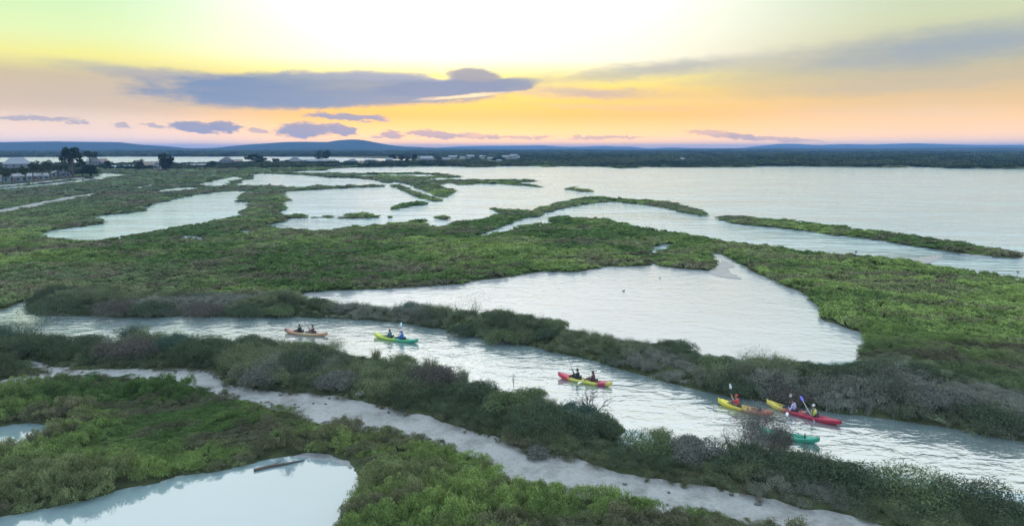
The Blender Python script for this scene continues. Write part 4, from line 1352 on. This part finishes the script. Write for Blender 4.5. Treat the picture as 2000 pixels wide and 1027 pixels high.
S(1440, 762, 110, 40, 'round', 'dark', 'dark shrub on the far bank above the yellow kayak bow', z=.3)
S(1540, 778, 100, 36, 'round', 'brown', 'brown shrub on the far bank behind the red kayak', z=.3)
S(1400, 720, 80, 30, 'round', 'green', 'green shrub midway up the far dike above the yellow kayak', z=.7)
S(1690, 740, 90, 26, 'round', 'dark', 'dark low shrub on the far dike past the wide pond', z=.7)
S(1790, 740, 80, 24, 'round', 'dark', 'second dark low shrub on the far dike toward the green marsh', z=.7)
S(1830, 800, 120, 36, 'round', 'grey', 'grey shrub on the far bank past the last kayak', z=.4)
S(1930, 830, 120, 44, 'round', 'dark', 'dark shrub on the far bank where the channel widens', z=.3)


# ------------------------------------------------------------------ kayaks
def hull_material(name, stops):
    """Moulded plastic with the colours run together along the hull."""
    m, g = material(name)
    co = g.n('ShaderNodeTexCoord').outputs['Object']
    x = g.n('ShaderNodeSeparateXYZ', {0: co}).outputs[0]
    nz = g.n('ShaderNodeTexNoise', {'Vector': co, 'Scale': 1.6, 'Detail': 3.0}).outputs[0]
    t = g.math('ADD', g.math('MULTIPLY_ADD', x, 1 / 4.4, .5), g.math('MULTIPLY_ADD', nz, .16, -.08))
    c = g.ramp(t, stops)
    sc = g.n('ShaderNodeTexNoise', {'Vector': co, 'Scale': 22.0, 'Detail': 5.0}).outputs[0]
    c = g.mix(g.smooth(sc, .55, .8, 0, .35), c, (.5, .48, .45))
    b = g.n('ShaderNodeBsdfPrincipled', {'Base Color': c, 'Roughness': .42})
    g.n('ShaderNodeOutputMaterial', {0: b})
    return m


def hull_mesh(L=4.3, W=.80):
    """Sit-on-top double kayak: upswept ends, two foot wells and seat wells sunk in the deck."""
    NS, V, F = 41, [], []
    ring = 12
    for i in range(NS):
        t = -1 + 2 * i / (NS - 1)
        x = t * L / 2
        w = max(W / 2 * (1 - abs(t) ** 2.6) ** .75, .018)
        gz = .20 + .17 * abs(t) ** 2.6 + (.05 * t ** 3 if t > 0 else 0)
        kz = -.11 + .27 * abs(t) ** 5
        well = 0.0
        for (c, hw) in ((.24, .20), (.47, .10), (-.36, .20), (-.12, .10)):
            well = max(well, float(sstep(1 - abs(t - c) / hw, 0, .45)))
        dz = gz + .03 * (1 - abs(t)) - .16 * well
        sec = [(-w, gz), (-w * .98, gz - .07), (-w * .82, (gz + kz) / 2 - .04), (-w * .42, kz + .015), (0, kz), (w * .42, kz + .015), (w * .82, (gz + kz) / 2 - .04), (w * .98, gz - .07), (w, gz),
               (w * .80, gz + .03), (0, dz), (-w * .80, gz + .03)]
        if well > .05:
            sec[9] = (w * .74, gz + .03); sec[11] = (-w * .74, gz + .03)
        sec.insert(10, (w * .56, dz + .01)); sec.append((-w * .56, dz + .01))
        sec = sec[:12] + [sec[13], sec[12]] if False else [sec[0], sec[1], sec[2], sec[3], sec[4], sec[5], sec[6], sec[7], sec[8], sec[9], sec[10], sec[11], sec[13], sec[12]]
        ring = len(sec)
        V += [(x, a, b) for a, b in sec]
    for i in range(NS - 1):
        for k in range(ring):
            F.append((i * ring + k, i * ring + (k + 1) % ring, (i + 1) * ring + (k + 1) % ring, (i + 1) * ring + k))
    F.append(tuple(range(ring))); F.append(tuple((NS - 1) * ring + k for k in range(ring))[::-1])
    return V, F


M_SEAT = paint('seat_foam', (.05, .05, .055), .8)
M_STRAP = paint('black_webbing', (.03, .03, .03), .8)
SEATS = (.56, -.72)


def kayak(bow, stern, stops, label, seats=2):
    a, b = ground(*bow, .25), ground(*stern, .25)
    d = a - b; c = (a + b) / 2
    Lk = float(np.clip(np.hypot(*d), 3.5, 4.9))
    o = empty('kayak', (c[0], c[1], .02), math.atan2(d[1], d[0]))
    V, F = hull_mesh(Lk, .82)
    h = mesh_object('hull', V, F, hull_material('hull_plastic', stops), o, smooth=True)
    for s in SEATS[:seats]:
        Vs, Fs = box(s - .24, s - .18, -.21, .21, .10, .42); mesh_object('backrest', Vs, Fs, M_SEAT, o)
        Vs, Fs = box(s - .17, s + .18, -.19, .19, .085, .115); mesh_object('seat', Vs, Fs, M_SEAT, o)
    for sg in (1, -1):
        Vh, Fh = [], []
        xx = sg * (Lk / 2 - .16)
        tube(Vh, Fh, [(xx - .07, 0, .36), (xx - .05, 0, .42), (xx + .05, 0, .43), (xx + .07, 0, .38)], [.012] * 4, 5)
        mesh_object('carry_handle', Vh, Fh, M_STRAP, h)
    Vh, Fh = [], []
    tube(Vh, Fh, [(1.42, -.24, .27), (1.52, 0, .30), (1.62, .24, .28)], [.008] * 3, 4); tube(Vh, Fh, [(1.62, -.22, .28), (1.52, 0, .30), (1.42, .24, .27)], [.008] * 3, 4)
    mesh_object('deck_bungee', Vh, Fh, M_STRAP, h)
    tag(o, label, 'kayak', 'kayaks paddling along the channel')
    return o


# ------------------------------------------------------------------ people
M_SKIN = paint('skin', (.42, .27, .19), .6, .06)
M_HAIR = paint('dark_hair', (.035, .025, .02), .7)
M_DARKPART = paint('eye_dark', (.02, .015, .015), .4)
CLOTH = {k: paint('cloth_' + k, v, .85, .1, 9.0) for k, v in {'black': (.022, .026, .030), 'maroon': (.10, .045, .055), 'blue': (.03, .13, .42), 'red': (.55, .06, .06), 'lavender': (.42, .38, .58),
    'grey': (.12, .12, .13), 'yellow': (.62, .62, .10), 'white': (.62, .62, .60), 'brown': (.13, .06, .05), 'teal': (.06, .16, .16), 'navy': (.03, .05, .12)}.items()}


def capsule(V, F, a, b, ra, rb, seg=10):
    """A tapered limb section with rounded ends."""
    a, b = np.array(a, float), np.array(b, float)
    d = b - a; L = np.linalg.norm(d) + 1e-6; d /= L
    u = unit(np.cross(d, (0, 0, 1) if abs(d[2]) < .9 else (1, 0, 0))); w = np.cross(d, u)
    rings = [(-ra * .85, ra * .5), (-ra * .5, ra * .86), (0, ra), (L * .5, (ra + rb) / 2), (L, rb), (L + rb * .5, rb * .86), (L + rb * .85, rb * .5)]
    base = len(V)
    for (s, r) in rings:
        for k in range(seg):
            t = 6.28318 * k / seg
            V.append(tuple(a + d * s + (u * math.cos(t) + w * math.sin(t)) * r))
    n = len(rings)
    for i in range(n - 1):
        for k in range(seg):
            F.append((base + i * seg + k, base + i * seg + (k + 1) % seg, base + (i + 1) * seg + (k + 1) % seg, base + (i + 1) * seg + k))
    F.append(tuple(base + k for k in range(seg))[::-1]); F.append(tuple(base + (n - 1) * seg + k for k in range(seg)))


def person(kayak_obj, seat, top, legs, label, paddle=None, hair='dark', cap=None, vest=None, turn=0.0, lean=.02, sleeves=True, long_hair=False):
    """One continuous seated body (fused from tapered limbs), facing the bow; paddle = (middle, direction) in the seat's frame."""
    parts = []                     # (a, b, ra, rb, material)

    def add(a, b, ra, rb, m): parts.append((np.array(a, float), np.array(b, float), ra, rb, m))
    SK, TOP, LEG, DK = 0, 1, 2, 3
    sh = np.array([lean, 0, .50])
    add((0, -.07, .11), (0, .07, .11), .135, .135, LEG)
    add((0, -.05, .16), (lean * .5, -.06, .34), .125, .13, TOP); add((0, .05, .16), (lean * .5, .06, .34), .125, .13, TOP)
    add((lean * .5, -.06, .34), sh + (0, -.09, -.04), .13, .105, TOP); add((lean * .5, .06, .34), sh + (0, .09, -.04), .13, .105, TOP)
    add(sh + (0, -.16, -.01), sh + (0, .16, -.01), .072, .072, TOP)
    nk = sh + (.01, 0, .05); hd = sh + (.035, 0, .215)
    add(nk, hd - (0, 0, .07), .056, .056, SK)
    add(hd - (0, 0, .035), hd + (0, 0, .045), .082, .092, SK)
    fx = np.array([math.cos(turn), math.sin(turn), 0]); fy = np.array([-math.sin(turn), math.cos(turn), 0]); up = np.array([0, 0, 1])
    add(hd + fx * .055 - up * .065, hd + fx * .06 - up * .075, .048, .04, SK)              # jaw
    add(hd + fx * .088 + up * .0, hd + fx * .104 - up * .025, .014, .018, SK)              # nose
    for s in (-1, 1):
        add(hd + fy * s * .09 - up * .02, hd + fy * s * .092 + up * .015, .016, .018, SK)   # ears
        add(hd + fx * .083 + fy * s * .033 + up * .012, hd + fx * .085 + fy * s * .033 + up * .012, .013, .013, DK)
    add(hd + fx * .09 - fy * .02 - up * .055, hd + fx * .09 + fy * .02 - up * .055, .009, .009, DK)
    for s in (-1, 1):
        knee = np.array([.43, s * .17, .25]); ank = np.array([.80, s * .14, .06])
        add((.02, s * .09, .11), knee, .088, .06, LEG); add(knee, ank, .058, .04, SK if legs == 'bare' else LEG); add(ank, ank + (.10, s * .01, .10), .04, .034, SK)
    pm, pd = (np.array(paddle[0], float), unit(np.array(paddle[1], float))) if paddle is not None else (None, None)
    for s in (-1, 1):
        S0 = sh + (0, s * .19, -.02)
        if pm is not None:
            t = pm + pd * .32 * (s if pd[1] >= 0 else -s)
        else:
            t = np.array([.30, s * .16, .24])
        v = t - S0; dl = np.linalg.norm(v)
        if dl > .56: t = S0 + v / dl * .56; v = t - S0; dl = .56
        h = math.sqrt(max(.30 ** 2 - (dl / 2) ** 2, .0004))
        el = S0 + v / 2 + unit(np.array([-.25, s * .6, -.8])) * h
        add(S0, el, .056, .044, TOP); add(el, t - unit(v) * .03, .042, .028, TOP if sleeves else SK)
        ax = pd if pm is not None else np.array([0., 1., 0.])
        nrm = unit(np.cross(ax, unit(v)) + 1e-6); fwd = unit(v)
        add(t - fwd * .035, t + fwd * .012 + nrm * .012, .026, .028, SK)                   # palm
        for k in range(4):                                                             # fingers closed round the shaft
            b = t + ax * (.030 - .02 * k) + fwd * .02 + nrm * .024
            f1 = b + fwd * (.028 - abs(k - 1) * .003); f2 = f1 - nrm * .032; f3 = f2 - fwd * .02
            add(b, f1, .0095, .009, SK); add(f1, f2, .009, .0085, SK); add(f2, f3, .0085, .008, SK)
        b = t - fwd * .02 + ax * .03; add(b, b + fwd * .03 - nrm * .02 + ax * .012, .011, .010, SK)   # thumb
    V, F = [], []
    for (a, b, ra, rb, m) in parts: capsule(V, F, a, b, ra, rb)
    me = bpy.data.meshes.new('tmp'); me.from_pydata(V, [], F); me.update()
    to = bpy.data.objects.new('tmp', me); COL.objects.link(to)
    md = to.modifiers.new('r', 'REMESH'); md.mode = 'VOXEL'; md.voxel_size = .0125
    sm = to.modifiers.new('s', 'SMOOTH'); sm.factor = .5; sm.iterations = 2
    dg = bpy.context.evaluated_depsgraph_get()
    out = bpy.data.meshes.new_from_object(to.evaluated_get(dg))
    bpy.data.objects.remove(to)
    mats = [M_SKIN, CLOTH[top], M_SKIN if legs == 'bare' else CLOTH[legs], M_DARKPART]
    if legs == 'bare': mats[2] = CLOTH['grey']
    out.materials.clear()
    for m in mats: out.materials.append(m)
    n = len(out.polygons)
    C = np.zeros(n * 3, np.float32); out.polygons.foreach_get('center', C); C = C.reshape(-1, 3)
    best = np.full(n, 9.0); mi = np.zeros(n, np.int32)
    for (a, b, ra, rb, m) in parts:
        d = b - a; t = np.clip(((C - a) @ d) / (d @ d + 1e-9), 0, 1)
        dist = np.linalg.norm(C - a - t[:, None] * d, axis=1) - (ra + (rb - ra) * t)
        if m == DK: dist -= .004
        k = dist < best; best[k] = dist[k]; mi[k] = m
    out.polygons.foreach_set('material_index', mi)
    out.polygons.foreach_set('use_smooth', np.ones(n, bool))
    out.name = 'person'
    o = bpy.data.objects.new('person', out); COL.objects.link(o)
    M = kayak_obj.matrix_basis.copy()
    o.matrix_world = M @ Matrix.Translation((SEATS[seat], 0, .115))
    # hair or cap, and a life vest, over the body
    V, F = [], []
    capsule(V, F, hd + (-.012, 0, .012), hd + (-.006, 0, .05), .096, .096, 14)
    if long_hair: capsule(V, F, hd + (-.06, 0, -.02), hd + (-.09, 0, -.16), .06, .035, 10)
    V = [v for v in V]
    hm = M_HAIR if hair == 'dark' else CLOTH[hair]
    if cap is None:
        mesh_object('hair', V, F, hm, o, smooth=True)
    else:
        Vc, Fc = [], []
        capsule(Vc, Fc, hd + (-.010, 0, .03), hd + (-.004, 0, .062), .099, .094, 14)
        capsule(Vc, Fc, hd + fx * .07 + fy * -.05 + (0, 0, .045), hd + fx * .07 + fy * .05 + (0, 0, .045), .035, .035, 8)
        mesh_object('cap', Vc, Fc, CLOTH[cap], o, smooth=True)
        Vh, Fh = [], []
        capsule(Vh, Fh, hd + (-.03, 0, -.03), hd + (-.03, 0, .02), .083, .09, 12)
        mesh_object('hair', Vh, Fh, M_HAIR, o, smooth=True)
    if vest:
        Vv, Fv = [], []
        for s in (-1, 1):
            capsule(Vv, Fv, (lean * .4, s * .055, .20), sh + (0, s * .07, -.08), .148, .135, 12)
        mesh_object('life_vest', Vv, Fv, CLOTH[vest], o, smooth=True)
    return tag(o, label, 'person', 'people in the kayaks'), o.matrix_world.copy()


def paddle_thing(Mw, paddle, blade_col, label):
    mid, d = np.array(paddle[0], float), unit(np.array(paddle[1], float))
    o = empty('paddle')
    q = Vector(d).to_track_quat('X', 'Z').to_matrix().to_4x4()
    o.matrix_world = Mw @ Matrix.Translation(mid) @ q
    V, F = [], []
    tube(V, F, [(-.86, 0, 0), (0, 0, 0), (.86, 0, 0)], [.015] * 3, 8)
    mesh_object('shaft', V, F, CLOTH['grey'] if blade_col != 'violet' else M_BLADE['white'], o)
    for s in (-1, 1):
        V, F = [], []
        n = 9
        for i in range(n):
            t = i / (n - 1)
            w = .085 * math.sin(math.pi * min(t * .8 + .14, 1)) ** .7 + .006
            x = s * (.80 + .40 * t)
            cup = .025 * math.sin(math.pi * t)
            V += [(x, -w, .008 + cup), (x, w, .008 + cup), (x, w, -.008 + cup), (x, -w, -.008 + cup)]
        for i in range(n - 1):
            for k in range(4): F.append((i * 4 + k, i * 4 + (k + 1) % 4, i * 4 + 4 + (k + 1) % 4, i * 4 + 4 + k))
        F += [(3, 2, 1, 0), tuple((n - 1) * 4 + k for k in range(4))]
        mesh_object('blade', V, F, M_BLADE[blade_col], o)
    return tag(o, label, 'paddle', 'paddles held by the kayakers')


M_BLADE = {'white': paint('white_blade', (.72, .74, .74), .4, .05), 'violet': paint('violet_blade', (.16, .13, .62), .4, .05), 'cyan': paint('pale_cyan_blade', (.42, .66, .70), .4, .05), 'tan': paint('tan_blade', (.52, .40, .36), .4, .05)}

tan = [(0, (.46, .26, .17)), (.5, (.54, .40, .22)), (.86, (.48, .24, .16)), (1, (.16, .06, .06))]
lime = [(0, (.03, .28, .20)), (.42, (.08, .42, .18)), (.6, (.42, .58, .08)), (1, (.50, .62, .07))]
redyel = [(0, (.60, .50, .12)), (.1, (.58, .48, .10)), (.14, (.42, .04, .10)), (.24, (.42, .04, .10)), (.30, (.62, .60, .10)), (.72, (.60, .58, .12)), (.80, (.58, .05, .09)), (1, (.50, .03, .08))]
yellow = [(0, (.45, .08, .07)), (.3, (.50, .12, .07)), (.5, (.58, .36, .10)), (.62, (.72, .60, .06)), (1, (.75, .66, .07))]
redk = [(0, (.36, .015, .05)), (.55, (.40, .02, .06)), (.72, (.42, .05, .07)), (.82, (.70, .55, .10)), (1, (.75, .62, .12))]
green = [(0, (.02, .30, .20)), (1, (.03, .34, .22))]
K1 = kayak((556, 645), (640, 652), tan, 'tan and brown double kayak farthest up the channel')
K2 = kayak((730, 653), (817, 666), lime, 'lime kayak fading to green at the stern')
K3 = kayak((1090, 731), (1196, 750), redyel, 'red-ended yellow kayak in mid-channel')
K4 = kayak((1402, 782), (1512, 808), yellow, 'kayak with a bright yellow bow half hidden by the tamarisk')
K5 = kayak((1497, 785), (1644, 826), redk, 'long dark red kayak with a pale yellow bow')
K6 = kayak((1484, 838), (1595, 858), green, 'green kayak of which only the stern clears the tamarisk')

crew = [
    (K1, 0, 'black', 'black', 'person in black hunched in the front seat of the tan kayak', None, None, dict(lean=.08)),
    (K1, 1, 'brown', 'grey', 'person in dark red-brown lifting a paddle in the tan kayak', ((.34, .0, .46), (.12, .55, .75)), ('tan', 'tan-bladed paddle raised at the back of the tan kayak'), dict(lean=-.03)),
    (K2, 0, 'teal', 'bare', 'person with dark hair and bare legs in front of the blue-clad paddler', None, None, dict(lean=.06, long_hair=True)),
    (K2, 1, 'blue', 'navy', 'person in bright blue jacket and cap in the lime kayak', ((.36, .0, .40), (.1, -.5, .8)), ('cyan', 'pale paddle held up by the person in blue'), dict(cap='blue')),
    (K3, 0, 'black', 'black', 'person in black in the front seat of the red-ended yellow kayak', ((.38, .0, .46), (.06, .42, .9)), ('white', 'paddle with white blade raised upright over mid-channel'), dict(lean=.0)),
    (K3, 1, 'maroon', 'maroon', 'person in dark maroon in the rear of the red-ended yellow kayak', ((.36, .0, .34), (-.35, -.9, .22)), ('white', 'pale paddle held level at the rear of the red-ended yellow kayak'), dict(lean=.05, long_hair=True)),
    (K4, 0, 'red', 'bare', 'person with red cap and top behind the bright yellow bow', ((.36, .0, .46), (.04, .3, .95)), ('white', 'upright paddle with small white blade behind the bright yellow bow'), dict(cap='red', sleeves=False)),
    (K5, 0, 'lavender', 'navy', 'person in lavender top in the front of the long red kayak', ((.36, .0, .36), (.3, -.85, .30)), ('white', 'pale paddle tip beside the person in lavender'), dict(lean=.05)),
    (K5, 1, 'grey', 'bare', 'person with white cap and yellow vest at the rear of the red kayak', ((.30, .08, .32), (.7, -.45, .55)), ('violet', 'paddle with violet blade slanting across the red kayak'), dict(cap='white', vest='yellow')),
]
for (k, seat, top, legs, label, pad, pspec, kw) in crew:
    o, Mw = person(k, seat, top, legs, label, pad, **kw)
    if pad is not None:
        paddle_thing(Mw, pad, pspec[0], pspec[1])


# ------------------------------------------------------------------ small things
def lump(name, px, py, size, col, label, cat, group=None, z=.42, flat=.45):
    c = ground(px, py, z)
    rng = np.random.default_rng(int(px + 3 * py))
    bm = bmesh.new(); bmesh.ops.create_icosphere(bm, subdivisions=2, radius=1)
    for v in bm.verts:
        k = 1 + .35 * (rng.random() - .5)
        v.co = Vector((v.co.x * size * k, v.co.y * size * .7 * k, v.co.z * size * flat * k))
    me = bpy.data.meshes.new(name); bm.to_mesh(me); bm.free(); me.materials.append(col)
    o = bpy.data.objects.new(name, me); COL.objects.link(o)
    o.location = (c[0], c[1], max(height(*c), 0) + size * flat * .35); o.rotation_euler = (0, 0, rng.uniform(0, 6))
    return tag(o, label, cat, group)


M_CLOD = paint('dark_clod', (.11, .11, .105), .95)
M_PALESTONE = paint('pale_stone', (.55, .55, .53), .9)
for (a, b, s, l) in [(576, 790, .16, 'first dark clod lying on the path below the bend'), (583, 795, .13, 'small dark clod close below the first one on the path'), (612, 788, .15, 'dark clod in the middle of the path past the bend'),
                     (636, 789, .14, 'dark clod on the path farthest from the bend group'), (820, 852, .16, 'thin dark clod on the path edge by the green marsh'), (840, 857, .14, 'dark clod next along the green path edge'),
                     (864, 862, .2, 'largest dark clod on the green edge of the path'), (1220, 946, .16, 'dark clod on the wide lower path'), (1306, 962, .15, 'dark clod lower down the wide path'), (1480, 985, .22, 'dark clod with pale top on the last stretch of path')]:
    lump('clod', a, b, s * .8, M_CLOD, l, 'clod', 'dark clods on the pale path')
lump('stone', 703, 776, .34, M_PALESTONE, 'pale stone at the scrub edge of the path', 'stone')
lump('stone', 405, 704, .2, M_PALESTONE, 'single white stone in the dark scrub of the dike', 'stone', z=.8)


def log_thing():
    a, b = ground(496, 918, .05), ground(594, 898, .05)
    o = empty('driftwood', (*((a + b) / 2), .03), math.atan2(*(b - a)[::-1]))
    L = float(np.hypot(*(b - a)))
    V, F = [], []
    tube(V, F, [(-L / 2, 0, .02), (-L * .2, .05, .05), (L * .15, -.04, .05), (L / 2, .02, .0)], [.10, .085, .06, .03], 8)
    mesh_object('log', V, F, M_BARK, o, smooth=True)
    V, F = [], []
    tube(V, F, [(-L * .1, .04, .06), (0, .22, .12), (L * .08, .34, .10)], [.03, .02, .01], 6)
    mesh_object('branch', V, F, M_BARK, o, smooth=True)
    tag(o, 'dark driftwood log floating in the still pond', 'log')


log_thing()
M_BIRD = paint('dark_feathers', (.06, .055, .05), .8)


def duck(px, py, label, rz, k=1.0):
    c = ground(px, py, .05)
    V, F = [], []
    capsule(V, F, (-.14 * k, 0, .05 * k), (.10 * k, 0, .06 * k), .07 * k, .085 * k)
    capsule(V, F, (-.2 * k, 0, .09 * k), (-.30 * k, 0, .12 * k), .035 * k, .01 * k, 8)
    capsule(V, F, (.13 * k, 0, .09 * k), (.17 * k, 0, .20 * k), .032 * k, .03 * k, 8)
    capsule(V, F, (.18 * k, 0, .215 * k), (.20 * k, 0, .22 * k), .042 * k, .036 * k, 8)
    o = mesh_object('bird', V, F, M_BIRD, None, smooth=True)
    o.location = (c[0], c[1], .03); o.rotation_euler = (0, 0, rz)
    V, F = [], []
    capsule(V, F, (.235 * k, 0, .212 * k), (.29 * k, 0, .205 * k), .014 * k, .008 * k, 6)
    mesh_object('beak', V, F, CLOTH['yellow'], o)
    return tag(o, label, 'bird')


duck(1218, 568, 'dark bird afloat in the middle of the wide pond', .2, .75)
duck(1289, 543, 'small dark bird near the far edge of the wide pond', 2.6, .55)
duck(1672, 492, 'dark bird swimming off the long thin island', 0.1, 1.0)
duck(1988, 531, 'dark bird in the creek behind the tail of the long island', 3.0, .9)

# ------------------------------------------------------------------ grass creeping onto the path
P = polar_points(23, 75, lambda r: .34)
x, y = P[:, 0], P[:, 1]
fp = look(F_PATH, x, y)
ok = (fp > -.5) & (fp < .15 + .5 * RNG.random(len(x)) ** 2) & (fbm(x, y, 1.3, 2) > .45)
x, y = x[ok], y[ok]; n = len(x)
s = RNG.uniform(.3, .75, n)
scatter('path_grass', TUFT + SCRUB_R, np.stack([x, y, look(HGT, x, y) - .02], 1), RNG.uniform(0, 6.28, n), np.stack([s, s, s * RNG.uniform(.35, .7, n)], 1),
        np.where(RNG.random(n) < .6, RNG.integers(0, 3, n), RNG.integers(3, 7, n)), mixc((.11, .13, .07), (.20, .19, .13), RNG.random(n)), 'low grass and weeds along the edges of the pale path')
# ------------------------------------------------------------------ haze
def haze():
    V, F = box(-17500, 17500, -400, 17000, -4.0, 94)
    m, g = material('haze_air')
    v = g.n('ShaderNodeVolumePrincipled', {'Color': (.24, .50, 1.0, 1), 'Density': .00013, 'Anisotropy': 0.0})
    out = g.n('ShaderNodeOutputMaterial'); g.t.links.new(v.outputs[0], out.inputs['Volume'])
    o = mesh_object('haze', V, F, m)
    tag(o, 'thin blue evening haze', kind='stuff')


haze()
